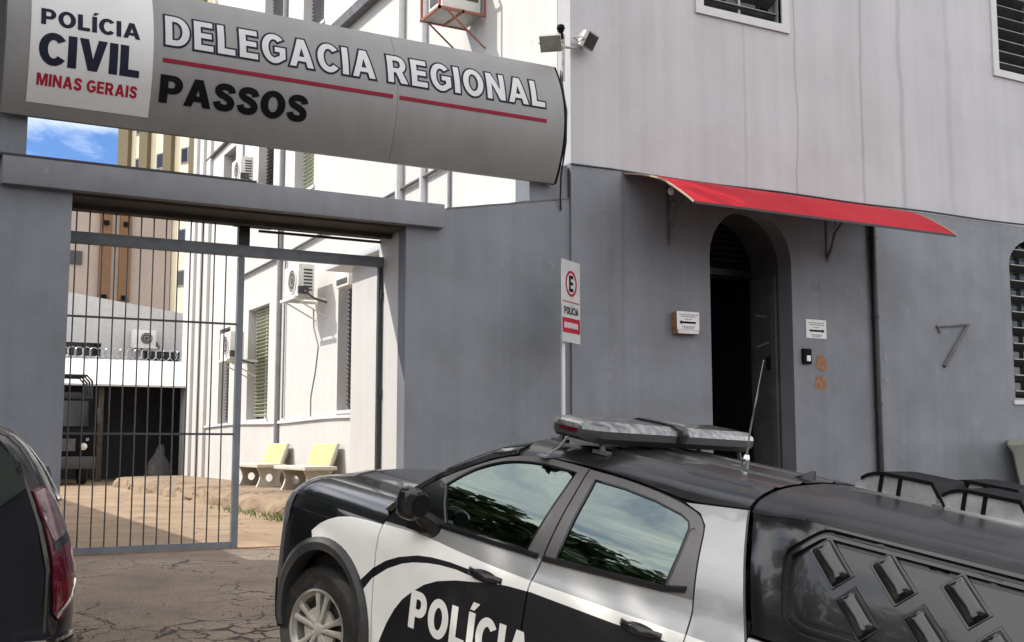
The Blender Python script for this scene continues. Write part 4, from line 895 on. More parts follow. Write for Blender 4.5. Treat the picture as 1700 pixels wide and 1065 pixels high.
# --- livery outlines in the side view
arc_out = [(-.318, .698), (-.408, .793), (-.495, .855), (-.584, .898), (-.712, .938), (-.81, .953), (-.93, .960), (-1.049, .958), (-1.15, .950)]
arc_in = [(-1.14, .927), (-.978, .936), (-.87, .93), (-.785, .918), (-.69, .897), (-.618, .873), (-.518, .821), (-.415, .744), (-.34, .643), (-.25, .5)]
inner = [(-.46, .25), (-.478, .35), (-.513, .45), (-.557, .553), (-.603, .636), (-.65, .699), (-.712, .755), (-.785, .809), (-.869, .850), (-.99, .886), (-1.1, .908), (-1.2, .930), (-1.30, .944)]
ctr = (-.05, .40)
def ell(rx, rz, a0, a1, n=28): return [(ctr[0] + rx * cos(a0 + (a1 - a0) * k / n), ctr[1] + rz * sin(a0 + (a1 - a0) * k / n)) for k in range(n + 1)]
white_top_f = [(.45, .70), (.30, .80), (.18, .83), (.099, .872), (.04, .925), (-.013, .958), (-.08, .988), (-.17, 1.010), (-.30, 1.020), (-.428, 1.022)]
# fender
fend = [(-.448, .27), (-.444, .466), (-.425, .70), (-.414, .868), (-.408, 1.034), (-.10, 1.034), (.15, 1.034), (.30, 1.03), (.40, 1.0), (.44, .80), (.40, .62), (.38, .45)]
arch_o = ell(.385, .455, 0.05, pi + .25)
fend_poly = [(-.448, .27), (-.444, .466), (-.425, .70), (-.414, .868), (-.408, 1.031), (-.10, 1.031), (.15, 1.031), (.27, 1.031), (.37, 1.0), (.41, .80), (.40, .60), (.375, .44)] + arch_o[1:-1]
arch_end = arch_o[-2]
wreg = [(-.60, .20), (-.60, 1.022)] + [p for p in white_top_f[::-1] if p[0] < .1] + [(.085, .83), (.0, .70), (.0, .2)]
band = arc_out[:4] + [(-.60, .90), (-.60, .87)] + [p for p in arc_in if p[0] > -.62][0:] 
band_full = arc_out + arc_in
car_shell('fender', ['car_black', 'car_white', 'vinyl_black'], fend_poly, regions=[(wreg, 1), ([(-.25, .60), (-.318, .698), (-.408, .793), (-.47, .84), (-.47, .79), (-.415, .744), (-.34, .643), (-.25, .5)], 2)], yf=surf_front)
# wheel arch flare
for cx_ in (0., -2.83):
    o_ = [(x + cx_, z) for x, z in ell(.385, .465, -.25, pi + .25)]; i_ = [(x + cx_, z) for x, z in ell(.325, .395, -.25, pi + .25)]
    yf = surf_front if cx_ == 0 else (lambda x, z: Yc(z))
    for s in (1, -1):
        mb = MB(); rings = []
        for (xo, zo), (xi, zi) in zip(o_, i_):
            xm, zm = xo * .62 + xi * .38, zo * .62 + zi * .38
            Y_ = max(yf(xo, zo), .80); Yi = max(yf(xi, zi), .80)
            rings.append([(xo, s * (Y_ - .01), zo), (xo, s * (Y_ + .018), zo), (xm, s * (max(yf(xm, zm), .8) + .032), zm), (xi, s * (Yi + .022), zi), (xi, s * (Yi - .08), zi)])
        mb.loft(rings, closed_ring=False, cap=False); mb.build('wheel_arch_flare', 'plastic', pu, smooth=35)
        mb = MB(); mb.loft([[(cx_ + ctr[0] + .37 * cos(a), s * y, ctr[1] + .42 * sin(a)) for a in [-.3 + (pi + .6) * k / 24 for k in range(25)]] for y in (.50, .87)], closed_ring=False, cap=False)
        mb.loft([[(cx_ + ctr[0] + r * cos(a), s * .50, ctr[1] + r * 1.13 * sin(a)) for a in [-.3 + (pi + .6) * k / 24 for k in range(25)]] for r in (.02, .37)], closed_ring=False, cap=False)
        mb.build('wheel_well', 'rim_dark', pu, smooth=40)
# doors
fd_top = [(-.44, 1.09), (-.53, 1.20), (-.64, 1.295), (-.78, 1.385), (-.93, 1.465), (-1.06, 1.512), (-1.18, 1.533), (-1.33, 1.538), (-1.492, 1.535)]
fd = [(-.455, .27), (-.452, .466), (-.433, .70), (-.422, .868), (-.416, 1.03)] + spline(fd_top, 3) + [(-1.44, 1.095), (-1.425, .99), (-1.42, .60), (-1.42, .27)]
fw = [(-.812, 1.122), (-.76, 1.21), (-.722, 1.30)] + spline([(-.722, 1.30), (-.80, 1.368), (-.88, 1.420), (-1.0, 1.470), (-1.13, 1.497), (-1.27, 1.507), (-1.437, 1.505)], 3)[1:] + [(-1.345, 1.120)]
rd_ = [(-1.43, .27), (-1.43, .60), (-1.434, .99), (-1.449, 1.095), (-1.500, 1.533)] + spline([(-1.500, 1.533), (-1.7, 1.528), (-1.9, 1.512), (-2.05, 1.488), (-2.135, 1.462), (-2.175, 1.425), (-2.19, 1.38)], 3)[1:] + [(-2.22, 1.24), (-2.255, 1.09), (-2.262, .99), (-2.255, .85), (-2.235, .70), (-2.215, .27)]
rw = [(-1.520, 1.122), (-1.553, 1.495), (-1.72, 1.492), (-1.90, 1.475), (-2.05, 1.448), (-2.098, 1.428), (-2.115, 1.40), (-2.115, 1.30), (-2.10, 1.152)]
rw_frame_hole = rw
qf = [(-2.122, 1.40), (-2.14, 1.41), (-2.165, 1.385), (-2.185, 1.29), (-2.205, 1.168), (-2.108, 1.155), (-2.122, 1.30)]
ZB = 1.103
fr_reg = [(-.3, ZB - .01), (-.3, 1.7), (-2.6, 1.7), (-2.6, ZB + .035), (-2.255, ZB + .03), (-1.44, ZB)]
wt_f = [(-.3, 1.022), (-.586, 1.034), (-.70, 1.036), (-.85, 1.026), (-.96, 1.018), (-1.2, 1.006), (-1.45, 1.0), (-2.0, .998), (-2.7, 1.0)]
w_reg = [(-.2, .2)] + wt_f + [(-2.7, .2)]
dk_reg = inner + [(-1.45, .953), (-1.9, .946), (-2.245, .948), (-2.255, .85), (-2.235, .70), (-2.215, .2), (-.45, .2)]
mats = ['car_silver', 'graphite', 'car_white', 'vinyl_black', 'car_black']
sail = [(-.35, 1.04), (-.70, 1.05), (-.812, 1.112), (-.812, 1.122), (-.76, 1.21), (-.722, 1.30), (-.70, 1.33), (-.40, 1.33)]
fdd = car_shell('front_door', mats, fd, [fw], [(fr_reg, 1), (w_reg, 2), (band_full, 3), (dk_reg, 3), (sail, 4)])
rdd = car_shell('rear_door', mats, rd_, [rw, qf], [(fr_reg, 1), (w_reg, 2), (dk_reg, 3)])
for d in rdd: car_shell('fixed_quarter_panel', ['graphite'], qf, off=-.006, th=.01, parent=d, sides=(1 if d is rdd[0] else -1,))
for (pl_, dd) in ((fw, fdd), (rw, rdd)):
    for d, s in zip(dd, (1, -1)):
        car_shell('window', ['car_glass'], pl_, off=-.008, th=.005, parent=d, sides=(s,), grid=.06)
        # rubber seal round the glass and belt moulding
        mb = MB(); ln = resample(pl_, .03); mb.tube([(x, s * (Yc(z) - .002), z) for x, z in ln], .006, 5, closed=True); mb.build('window_seal', 'gloss_plastic', d)
for s, d in ((1, fdd[0]), (-1, fdd[1])):
    mb = MB(); mb.loft([[(x, s * (Yc(z - .012) + o), z + h) for o, h in ((-.006, -.015), (.010, -.013), (.012, .006), (-.008, .012))] for x, z in [(-.80 - .0325 * k, 1.108 + .0002 * k) for k in range(20)]]); mb.build('belt_moulding', 'gloss_plastic', d, smooth=50)
for s, d in ((1, rdd[0]), (-1, rdd[1])):
    mb = MB(); mb.loft([[(x, s * (Yc(z - .012) + o), z + h) for o, h in ((-.006, -.015), (.010, -.013), (.012, .006), (-.008, .012))] for x, z in [(-1.452 - .0375 * k, 1.110 + .002 * k + (.006 * max(0, k - 17))) for k in range(21)]]); mb.build('belt_moulding', 'gloss_plastic', d, smooth=50)
# handles
for (x0, x1, z, dd) in ((-1.06, -1.27, .952, fdd), (-1.95, -2.16, .957, rdd)):
    for s, d in zip((1, -1), dd):
        mb = MB(); rings = []
        for k in range(11):
            t = k / 10; x = x0 + (x1 - x0) * t; w = .016 + .007 * sin(pi * min(1, t * 1.1)); y0 = .898 + .040 * sin(pi * min(1, max(0, t * 1.15 - .02))) ** .5 if 0 < t < 1 else .898
            rings.append([(x, s * (y0 + .013 * cos(a)), z + .008 * (1 - t) + w * sin(a)) for a in [2 * pi * j / 10 for j in range(10)]])
        mb.loft(rings); mb.build('handle', 'gloss_plastic', d, smooth=60)
        mb = MB(); mb.loft([[((x0 + x1) / 2 + .085 * cos(a) * r, s * (.9055 + (.003 if r else .003)), z + .03 * sin(a) * r) for a in [2 * pi * j / 20 for j in range(20)]] for r in (0.01, 1)], cap=False); mb.build('handle_cup', 'rim_dark', d)
# lettering on the doors
dec = text2d('POLÍCIA', 0, .78, .578, .765, .002, .12)
for s, d in zip((1, -1), fdd):
    V_ = [(-.712 - x if s > 0 else -1.492 + x, z) for x, z in dec[0]]
    text_obj('lettering', 'car_white', d, (V_, dec[1]), lambda x, z: (x, s * (Yc(z) + .0022), z), .04)
# quarter panel, sill, bed
qp = [(-2.270, .99), (-2.263, 1.09), (-2.228, 1.24), (-2.198, 1.38), (-2.183, 1.43), (-2.14, 1.472), (-2.05, 1.499), (-2.20, 1.515), (-2.340, 1.530), (-2.385, 1.40), (-2.436, 1.27), (-2.497, 1.10), (-2.52, 1.04), (-2.52, .775)] + [(x - 2.83, z) for x, z in ell(.40, .465, .95, .0, 10)] + [(-2.48, .27), (-2.223, .27), (-2.243, .70), (-2.262, .85)]
hl_strip = [(-2.2, .953), (-2.2, .998), (-2.7, 1.0), (-2.7, .955)]  # white band puts the shoulder crease's highlight into the silver panel's colour
qp = [p for p in qp if True]
car_shell('quarter_panel', ['car_silver', 'car_white'], qp, regions=[(hl_strip, 1)])
bedp = [(-2.530, 1.062), (-2.528, .79)] + [(x - 2.83, z) for x, z in ell(.40, .465, .93, pi + .1, 20)] + [(-3.30, .30), (-3.84, .40), (-3.87, .75), (-3.86, 1.075), (-3.2, 1.068)]
car_shell('bed_side', ['car_silver', 'car_white'], bedp, regions=[([(-2.5, .953), (-2.5, .998), (-3.9, 1.0), (-3.9, .955)], 1)])  # the painted highlight band runs on along the bed
mb = MB(); mb.box(-3.865, -3.83, -.80, .80, .48, 1.07, bev=.012); tg = mb.build('tailgate', 'car_silver', pu)
mb = MB(); mb.box(-3.885, -3.866, -.12, .12, .86, .94, bev=.006); mb.build('handle', 'gloss_plastic', tg)
for s in (1, -1):
    mb = MB(); mb.box(-3.885, -3.80, s * .835 - .055, s * .835 + .055, .62, 1.02, bev=.015); mb.build('tail_lamp', 'lens_red', pu)
mb = MB(); mb.box(-4.0, -3.87, -.86, .86, .40, .60, bev=.03); mb.build('rear_bumper', 'plastic', pu)
for s in (1, -1):
    mb = MB(); mb.loft([[(x, s * y, z) for y, z in ((.80, .20), (.868, .21), (.878, .27), (.872, .315), (.80, .32))] for x in (-.50, -1.4, -2.40)]); mb.build('sill', 'plastic', pu, smooth=30)
mb = MB(); mb.box(-3.80, .35, -.78, .78, .26, .62); mb.box(-3.78, -2.55, -.83, .83, .60, 1.0); mb.box(-2.50, -2.46, -.80, .80, .6, 1.10); mb.box(-.40, .3, -.74, .74, .60, .98); mb.build('chassis', 'rim_dark', pu, smooth=0)
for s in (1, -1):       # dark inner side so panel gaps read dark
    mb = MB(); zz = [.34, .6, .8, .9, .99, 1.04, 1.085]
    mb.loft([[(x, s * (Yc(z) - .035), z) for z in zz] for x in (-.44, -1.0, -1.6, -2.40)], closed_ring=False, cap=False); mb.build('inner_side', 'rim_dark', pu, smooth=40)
# --- roof
def rtop(x, y, z):       # longitudinal shaping
    w = smooth((x + 1.45) / .42) if x > -1.45 else 0
    return z - .042 * w * max(0, (z - 1.50) / .145)
def zt_door(x):
    pts = [(-.90, 1.46), (-1.06, 1.518), (-1.18, 1.540), (-1.33, 1.545), (-1.49, 1.543), (-1.7, 1.537), (-1.9, 1.522), (-2.05, 1.504), (-2.2, 1.518), (-2.34, 1.533), (-2.4, 1.535)]
    for (a, za), (b, zb) in zip(pts, pts[1:]):
        if x >= b: return za + (zb - za) * (x - a) / (b - a)
    return pts[-1][1]
ribs = (.17, .44)
mb = MB(); rings = []
xs_ = [-1.06, -1.10, -1.15, -1.2, -1.3, -1.4, -1.5, -1.6, -1.7, -1.8, -1.9, -2.0, -2.1, -2.2, -2.28, -2.34]
ycs = sorted({0, .03, .08, .12, .145, .165, .17, .175, .195, .22, .28, .34, .39, .415, .435, .44, .445, .465, .49, .52, .55})
Zy = pchip([-p for p in [0, .29, .44, .54, .605][::-1]], [1.645, 1.635, 1.62, 1.60, 1.575][::-1])
def zroof(y): return Zy(-abs(y))
for x in xs_:
    half = []
    z0 = zt_door(x) + .004
    for k in range(6):
        z = z0 + (1.578 - z0) * k / 5; half.append((Yc(z), z))
    for y in sorted(ycs, reverse=True):
        rb = sum(.007 * math.exp(-((y - r) / .018) ** 2) for r in ribs) * smooth((-1.12 - x) / .1)
        half.append((y, zroof(y) + rb))
    full = [(y, z) for y, z in half] + [(-y, z) for y, z in reversed(half[:-1])]
    top = [(x + (.10 * (1 - (y / .65) ** 2) if x == xs_[0] else (.10 * (1 - (y / .65) ** 2) * max(0, (x + 1.2) / .14) if x > -1.2 else 0)), y, rtop(x, y, z)) for y, z in full]
    rings.append(top)
mb.loft(rings, closed_ring=False, cap=False)
n0 = len(mb.v)
mb.loft([[(a * 1, b * .985, c - .018) for a, b, c in r] for r in rings], closed_ring=False, cap=False)
rf = mb.build('roof', 'roof_black', pu, smooth=50, recalc=False)
# A pillars and windscreen
wsL = [(-.36, 1.085), (-.50, 1.225), (-.66, 1.355), (-.80, 1.445), (-.93, 1.515), (-1.06, 1.555)]
for s in (1, -1):
    mb = MB()
    dl_ = [(-.43, 1.095), (-.525, 1.206), (-.635, 1.302), (-.775, 1.392), (-.92, 1.474), (-1.055, 1.522)]
    mb.loft([[(a[0], s * (Yc(a[1]) - .001), a[1]), ((a[0] + b[0]) / 2, s * ((Yc(a[1]) + Yc(b[1])) / 2 + .010), (a[1] + b[1]) / 2 + .008), (b[0], s * (Yc(b[1]) - .035), b[1] + .012), (b[0] - .01, s * (Yc(b[1]) - .075), b[1] - .03), (a[0], s * (Yc(a[1]) - .04), a[1])] for a, b in zip(dl_, wsL)]); mb.build('windscreen_pillar', 'car_black', pu, smooth=50)
mb = MB(); mb.loft([[(x + .13 * (1 - t * t), t * (Yc(z) - .04), z + .016 + .02 * (1 - t * t)) for t in [-1 + k / 8 for k in range(17)]] for x, z in wsL], closed_ring=False, cap=False); mb.build('windscreen', 'car_glass', pu, smooth=60)
# --- bonnet and nose
def yz_front(x, n=26):
    zs_ = [1.029 + (1.157 - 1.029) * (k / n) for k in range(n + 1)]; half = [(Yf(z) + (.004 if i == 0 else .003 if i == 1 else 0), z) for i, z in enumerate(zs_[:-6])]
    y0 = half[-1][0]; half += [(y0 * (1 - k / 8), None) for k in range(1, 9)]; r = []
    for y, z in half:
        if z is None: z = zs_[-7] + (1.157 - zs_[-7]) * (1 - (y / y0) ** 2)
        # power dome creases
        if y < .40: z += .012 * smooth((.40 - y) / .04)
        r.append((y, z))
    return r
def nosept(x, y, z):
    d = drop(x); zz = z if z < .7 else .7 + (z - .7) * (1 - d / .45)
    return (x, y * plan(x), zz)
base_ = yz_front(0); prof = [(y, z) for y, z in base_] + [(-y, z) for y, z in reversed(base_[:-1])]
xs2 = [-.41, -.3, -.15, 0, .15, .25, .30, .34, .38, .42, .449]
mb = MB(); mb.loft([[(x + (.06 * (1 - (y / .88) ** 2) if x < -.2 else 0) * (0 if x > -.2 else 1), nosept(x, y, z)[1], nosept(x, y, z)[2]) for y, z in prof] for x in xs2], closed_ring=False, cap=False)
mb.build('bonnet', 'car_black', pu, smooth=25, recalc=False)
lowz = [.24, .32, .42, .55, .70, .80, .90, .96, 1.03]
prof2 = [(Yf(z), z) for z in lowz] + [(y, z) for y, z in base_[1:]]; prof2 = prof2 + [(-y, z) for y, z in reversed(prof2[:-1])]
mb = MB(); mb.loft([[nosept(x, y, z) for y, z in prof2] for x in (.453, .48, .51, .54, .565, .585, .605, .620, .632, .638)], closed_ring=False, cap=True)
mb.build('nose', 'car_black', pu, smooth=40)
prof3 = [(Yf(z), z) for z in lowz]
for s in (1, -1):
    mb = MB(); mb.loft([[tuple(Vector(nosept(x, y, z)) * Vector((1, 1, 1)) if s > 0 else Vector((nosept(x, y, z)[0], -nosept(x, y, z)[1], nosept(x, y, z)[2]))) for y, z in prof3] for x in (.420, .432, .443, .452)], closed_ring=False, cap=False); mb.build('bumper_corner', 'plastic', pu, smooth=40)
    mb = MB(); zz = [.87, .92, .97, 1.01]
    mb.loft([[(x, s * (Yf(z) * plan(x) + .006), .7 + (z - .7) * (1 - drop(x) / .45) + .002) for z in [.86 + (1.035 - .86) * k / 6 for k in range(7)]] for x in (.31, .345, .38, .41, .44, .48, .52)], closed_ring=False, cap=False); mb.build('headlamp', 'head_lens', pu, smooth=60)
mb = MB(); mb.loft([[nosept(x, y, z)[:1] + (nosept(x, y, z)[1] * 1.01, z) for y, z in [(Yf(z), z) for z in (.24, .30, .42, .52)] + [(-Yf(z), z) for z in (.52, .42, .30, .24)]] for x in (.42, .49, .55, .59, .62, .639)]); mb.build('front_bumper', 'plastic', pu, smooth=40)
mb = MB(); mb.box(.60, .67, -.36, .36, .60, .76, bev=.01); mb.build('grille', 'gloss_plastic', pu)
mb = MB(); mb.tube([(-.30, -.55, 1.165), (-.33, 0, 1.185), (-.36, .55, 1.155)], .012, 6); mb.tube([(-.28, .45, 1.16), (-.52, .1, 1.31)], .008, 6); mb.build('wiper', 'plastic', pu)
# mirrors
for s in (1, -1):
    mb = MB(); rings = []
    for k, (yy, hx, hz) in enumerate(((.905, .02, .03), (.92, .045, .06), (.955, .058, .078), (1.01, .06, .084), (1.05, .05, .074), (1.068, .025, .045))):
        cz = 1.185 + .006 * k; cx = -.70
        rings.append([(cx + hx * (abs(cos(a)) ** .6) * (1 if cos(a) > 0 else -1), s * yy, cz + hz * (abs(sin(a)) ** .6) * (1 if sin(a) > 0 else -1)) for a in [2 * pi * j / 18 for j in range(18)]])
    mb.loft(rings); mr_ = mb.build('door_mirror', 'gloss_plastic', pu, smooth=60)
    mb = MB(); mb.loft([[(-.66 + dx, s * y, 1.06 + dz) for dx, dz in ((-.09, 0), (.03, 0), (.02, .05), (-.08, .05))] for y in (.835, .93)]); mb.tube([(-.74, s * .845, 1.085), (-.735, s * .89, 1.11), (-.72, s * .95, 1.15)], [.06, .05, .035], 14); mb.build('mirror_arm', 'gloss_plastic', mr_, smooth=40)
    mb = MB(); mb.loft([[(-.762, s * (.985 + .058 * cos(a) * r), 1.20 + .058 * sin(a) * r) for a in [2 * pi * j / 20 for j in range(20)]] for r in (.01, 1)], cap=False); mb.build('mirror_glass', 'window_dark', mr_)
# wheels
def wheel(x, s, parent, rr=.343, hw=.105, yc=.745, spokes=5, steer=0):
    Mx = Matrix.Translation((x, s * yc, rr)) @ Matrix.Rotation(RD(steer), 4, 'Z')
    t = MB(); t.lathe([(.205, -hw * .8), (.225, -hw), (.30, -hw * 1.05), (rr - .012, -hw * .85), (rr - .001, -hw * .62), (rr, -hw * .45), (rr - .008, -hw * .42), (rr - .008, -hw * .32), (rr, -hw * .29), (rr, -hw * .08), (rr - .008, -hw * .05), (rr - .008, hw * .05), (rr, hw * .08), (rr, hw * .29), (rr - .008, hw * .32), (rr - .008, hw * .42), (rr, hw * .45), (rr - .001, hw * .62), (rr - .012, hw * .85), (.30, hw * 1.05), (.225, hw), (.205, hw * .8)], (0, 0, 0), 'y', 56)
    t.xf(Mx); w = t.build('wheel', 'rubber', parent, smooth=35)
    r = MB(); yo = s * hw
    r.lathe([(.222, yo * 1.02), (.208, yo * 1.03), (.196, yo * .85), (.19, -yo * .7), (.18, -yo * .7), (.186, yo * .80), (.20, yo * .93), (.214, yo * .96)], (0, 0, 0), 'y', 48)
    for k in range(spokes):
        for da in (-.17, .17):
            a = 2 * pi * k / spokes + pi / 2; Rr = Matrix.Rotation(-(a + da * .4) + 0, 4, 'Y')
            rings = []
            for t_, wd, dep in ((.035, .026, .03), (.09, .027, .035), (.15, .028, .028), (.203, .042, .02)):
                off = da * .16 * (t_ / .2)
                rings.append([Rr @ Vector((t_, yo * (.84 + .10 * (t_ / .2)) + s * yy, off + zz)) for yy, zz in ((-dep, -wd * .5), (0, -wd * .55), (.004, -wd * .25), (.004, wd * .25), (0, wd * .55), (-dep, wd * .5))])
            r.loft(rings)
        a2 = 2 * pi * (k + .5) / spokes + pi / 2; Rr = Matrix.Rotation(-a2, 4, 'Y')
        r.loft([[Rr @ Vector((t_, yo * .80, zz)) for zz in (-w2, 0, w2)] + [Rr @ Vector((t_, yo * .80 - s * .02, zz)) for zz in (w2, 0, -w2)] for t_, w2 in ((.05, .010), (.085, .026), (.115, .036), (.122, .026))])
    r.lathe([(0, yo * .93), (.028, yo * .93), (.038, yo * .88), (.045, yo * .70)], (0, 0, 0), 'y', 24)
    r.xf(Mx); r.build('rim', 'rim', w, smooth=30)
    d = MB(); d.lathe([(0, yo * .25), (.185, yo * .25)], (0, 0, 0), 'y', 40); d.lathe([(.06, yo * .3), (.145, yo * .3), (.145, yo * .42), (.06, yo * .42)], (0, 0, 0), 'y', 32)
    for k in range(5): d.lathe([(0, yo * .9), (.007, yo * .9), (.009, yo * .75)], (.055 * cos(k * 1.257 + .6), 0, .055 * sin(k * 1.257 + .6)), 'y', 8)
    d.xf(Mx); d.build('brake_disc', 'rim_dark', w, smooth=30)
    return w
for x in (0, -2.83):
    for s in (1, -1): wheel(x, s, pu, steer=0)
# interior
mb = MB(); mb.loft([[(x, y, z) for x, z in ((-.55, .7), (-.55, 1.05), (-.62, 1.10), (-.85, 1.06), (-.92, .98), (-.85, .7))] for y in (-.76, .76)]); mb.build('dashboard', 'seat', pu)
mb = MB(); C_ = Vector((-1.02, .36, 1.02)); Rm = Matrix.Rotation(RD(-65), 3, 'Y')
mb.tube([C_ + Rm @ Vector((.185 * cos(a), .185 * sin(a), 0)) for a in [2 * pi * k / 28 for k in range(28)]], .014, 8, closed=True)
mb.box(-.06, .06, -.07, .07, -.03, .01, bev=.01, mat=Matrix.Translation(C_) @ Rm.to_4x4()); mb.box(-.17, .17, -.015, .015, -.015, .0, mat=Matrix.Translation(C_) @ Rm.to_4x4()); mb.build('steering_wheel', 'gloss_plastic', pu)
for x, y in ((-1.55, .37), (-1.55, -.37), (-2.25, .37), (-2.25, -.37)):
    mb = MB(); mb.box(x - .05, x + .48, y - .25, y + .25, .55, .80, bev=.05); mb.box(x - .14, x + .0, y - .25, y + .25, .78, 1.26, bev=.05); mb.box(x - .14, x - .03, y - .13, y + .13, 1.28, 1.42, bev=.04); mb.build('seat', 'seat', pu)
# --- canopy
FX = lambda z: -2.352 - .385 * max(0, 1.545 - z)
CZ = [.9, 1.05, 1.16, 1.3, 1.42, 1.5, 1.55, 1.58, 1.605, 1.625, 1.645, 1.655]; CY = [.9, .868, .845, .81, .775, .745, .715, .685, .63, .52, .3, .0]
Ycan = pchip(CZ, CY)
def ycan(x, z):
    k = smooth((FX(z) - x) / .3); return (Yc(z) - .012 * (1 - smooth((FX(z) - x) / .05))) * (1 - k) + Ycan(z) * k
cf = [(-2.530, 1.078)] + [(FX(z) - .006, z) for z in (1.10, 1.2, 1.3, 1.4, 1.48, 1.53)] + [(-2.42, 1.533), (-2.46, 1.539), (-2.50, 1.545), (-2.55, 1.553), (-2.60, 1.559), (-2.66, 1.562), (-3.64, 1.562), (-3.74, 1.35), (-3.845, 1.09)]
pan = roundpoly([(-2.715, 1.545), (-2.574, 1.42), (-2.60, 1.30), (-2.645, 1.17), (-2.735, 1.134), (-3.62, 1.145), (-3.60, 1.30), (-3.56, 1.54)], .035, 4)
pan1 = inset(pan, .020); pan2 = inset(pan, .033); pan3 = inset(pan, .056)
can_sides = car_shell('canopy_side', ['canopy'], cf, [pan], yf=ycan, grid=.035)
for d, s in zip(can_sides, (1, -1)):
    car_shell('window_rubber', ['gloss_plastic'], pan, [pan1], yf=ycan, off=-.016, th=.02, parent=d, sides=(s,))
    car_shell('window_rim', ['canopy'], pan1, [pan2], yf=ycan, off=.004, th=.03, parent=d, sides=(s,))
    car_shell('window_groove', ['gloss_plastic'], pan2, [pan3], yf=ycan, off=-.018, th=.02, parent=d, sides=(s,))
    vp = car_shell('vent_panel', ['canopy'], pan3, yf=ycan, off=-.006, th=.02, parent=d, sides=(s,), grid=.06)[0]
for s, d in zip((1, -1), can_sides):
    for (cx, cz) in ((-2.785, 1.422), (-3.034, 1.426), (-3.307, 1.418), (-2.934, 1.265), (-3.20, 1.272), (-3.475, 1.270)):
        y0 = Ycan(cz) - .006; dzdx = Vector((-.115, 0, -.106)); e1 = Vector((dzdx.x, s * (Ycan(cz - .106) - Ycan(cz)) , dzdx.z)).normalized()
        tz = Vector((0, s * (Ycan(cz + .05) - Ycan(cz - .05)), .10)).normalized(); nrm = Vector((0, s * tz.z, -s * s * 0)) ; nrm = Vector((0, tz.z * s, -tz.y * s)).normalized()
        if nrm.y * s < 0: nrm = -nrm
        e1 = (e1 - nrm * e1.dot(nrm)).normalized(); e2 = nrm.cross(e1)
        O_ = Vector((cx, s * y0, cz)); mb = MB()
        def P(u, v, h): return O_ + e1 * u + e2 * v + nrm * h
        rings = []
        for u, hs in ((-.086, 0.), (-.084, .45), (-.075, .85), (-.055, 1.), (.055, 1.), (.072, .9), (.082, .5), (.085, .0)):
            rings.append([P(u, v, .002 + .044 * hs * hh) for v, hh in [(-.042 * cos(pi * q / 14), sin(pi * q / 14) ** .8) for q in range(15)]])
        mb.loft(rings, closed_ring=False, cap=False)
        fl_ = [[P(u * 1.0, v * 1.0, .0015) for u, v in ((-.096, -.052), (.090, -.052), (.090, .052), (-.096, .052))], [P(u, v, .004) for u, v in ((-.094, -.050), (.088, -.050), (.088, .050), (-.094, .050))]]
        mb.loft(fl_); mb.build('vent_bump', 'canopy', d, smooth=45)
Zc_ = pchip([-p for p in [0, .3, .52, .63][::-1]], [1.655, 1.645, 1.625, 1.605][::-1])
def zcan(y): return Zc_(-abs(y))
mb = MB(); rings = []
for x in (-2.355, -2.37, -2.39, -2.42, -2.46, -2.52, -2.58, -2.65, -2.75, -2.9, -3.1, -3.3, -3.5, -3.60, -3.66):
    k_ = smooth((FX(1.545) - x) / .3); half = []
    for t in range(7):
        zc = 1.556 + (1.605 - 1.556) * t / 6; zk = 1.525 + (1.578 - 1.527) * t / 6
        half.append(((Yc(zk) + .001 - .012 * (1 - smooth((FX(zk) - x) / .05))) * (1 - k_) + (Ycan(zc) + .001) * k_, zk * (1 - k_) + zc * k_))
    yl = half[-1][0]
    for t in range(1, 11):
        y = yl * (1 - t / 10); yy = y / yl * .605; yk = y / yl * .63
        half.append((y, (zroof(yy) - .004) * (1 - k_) + zcan(yk) * k_))
    rings.append([(x, y, z) for y, z in half] + [(x, -y, z) for y, z in reversed(half[:-1])])
mb.loft(rings, closed_ring=False, cap=False); mb.loft([[(a, b * .985, c - .02) for a, b, c in r] for r in rings], closed_ring=False, cap=False)
mb.build('canopy_roof', 'canopy_roof', pu, smooth=50, recalc=False)
mb = MB(); zz = [1.08, 1.2, 1.3, 1.4, 1.48, 1.53, 1.56]
mb.loft([[(FX(z) - .012, s_ * (Yc(z) - .04), z) for z in zz] for s_ in (1, -1)], closed_ring=False, cap=False); mb.loft([[(-3.66 - .185 * (1.53 - z) / .45, s_ * (Yc(z) - .012), z) for z in zz] for s_ in (1, -1)], closed_ring=False, cap=False); mb.build('canopy_end', 'canopy', pu, smooth=50)
# roof vents on the canopy
def roof_vent(x, y, zb, L_=.34):
    hw = .19; pr = [(.0, 0), (-.006, .028), (-.026, .056), (-.056, .075), (-.09, .085), (-.13, .088), (-L_, .088), (-L_ - .05, .02), (-L_ - .06, 0)]
    b = MB(); b.loft([[(x + a, y + w, zb + c) for a, c in pr] for w in (hw, -hw)]); o = b.build('roof_vent', 'vent_silver', pu, smooth=30)
    tp = [(-.028, .066), (-.056, .086), (-.09, .099), (-.13, .105), (-L_ - .01, .106), (-L_ - .075, .016)]
    t = MB(); t.loft([[(x + a, y + w, zb + c) for a, c in tp] + [(x + a, y + w, zb + c - .016) for a, c in reversed(tp)] for w in (hw + .012, hw * .5, -hw * .5, -hw - .012)]); t.build('vent_cap', 'ink', o, smooth=25)
    for a in (-.12, -.205):
        for q in (1, -1): r = MB(); r.box(x + a - .009, x + a + .009, y + q * hw - (.005 if q < 0 else 0), y + q * hw + (.005 if q > 0 else 0), zb, zb + .088); r.build('vent_bar', 'ink', o, smooth=0)
    r = MB(); r.box(x - L_ - .07, x + .01, y - hw - .01, y + hw + .01, zb - .03, zb + .012); r.build('vent_base', 'chrome', o, smooth=0)
roof_vent(-2.52, -.17, 1.652); roof_vent(-2.89, -.17, 1.652); roof_vent(-2.75, -.62, 1.66); roof_vent(-3.26, -.17, 1.652)
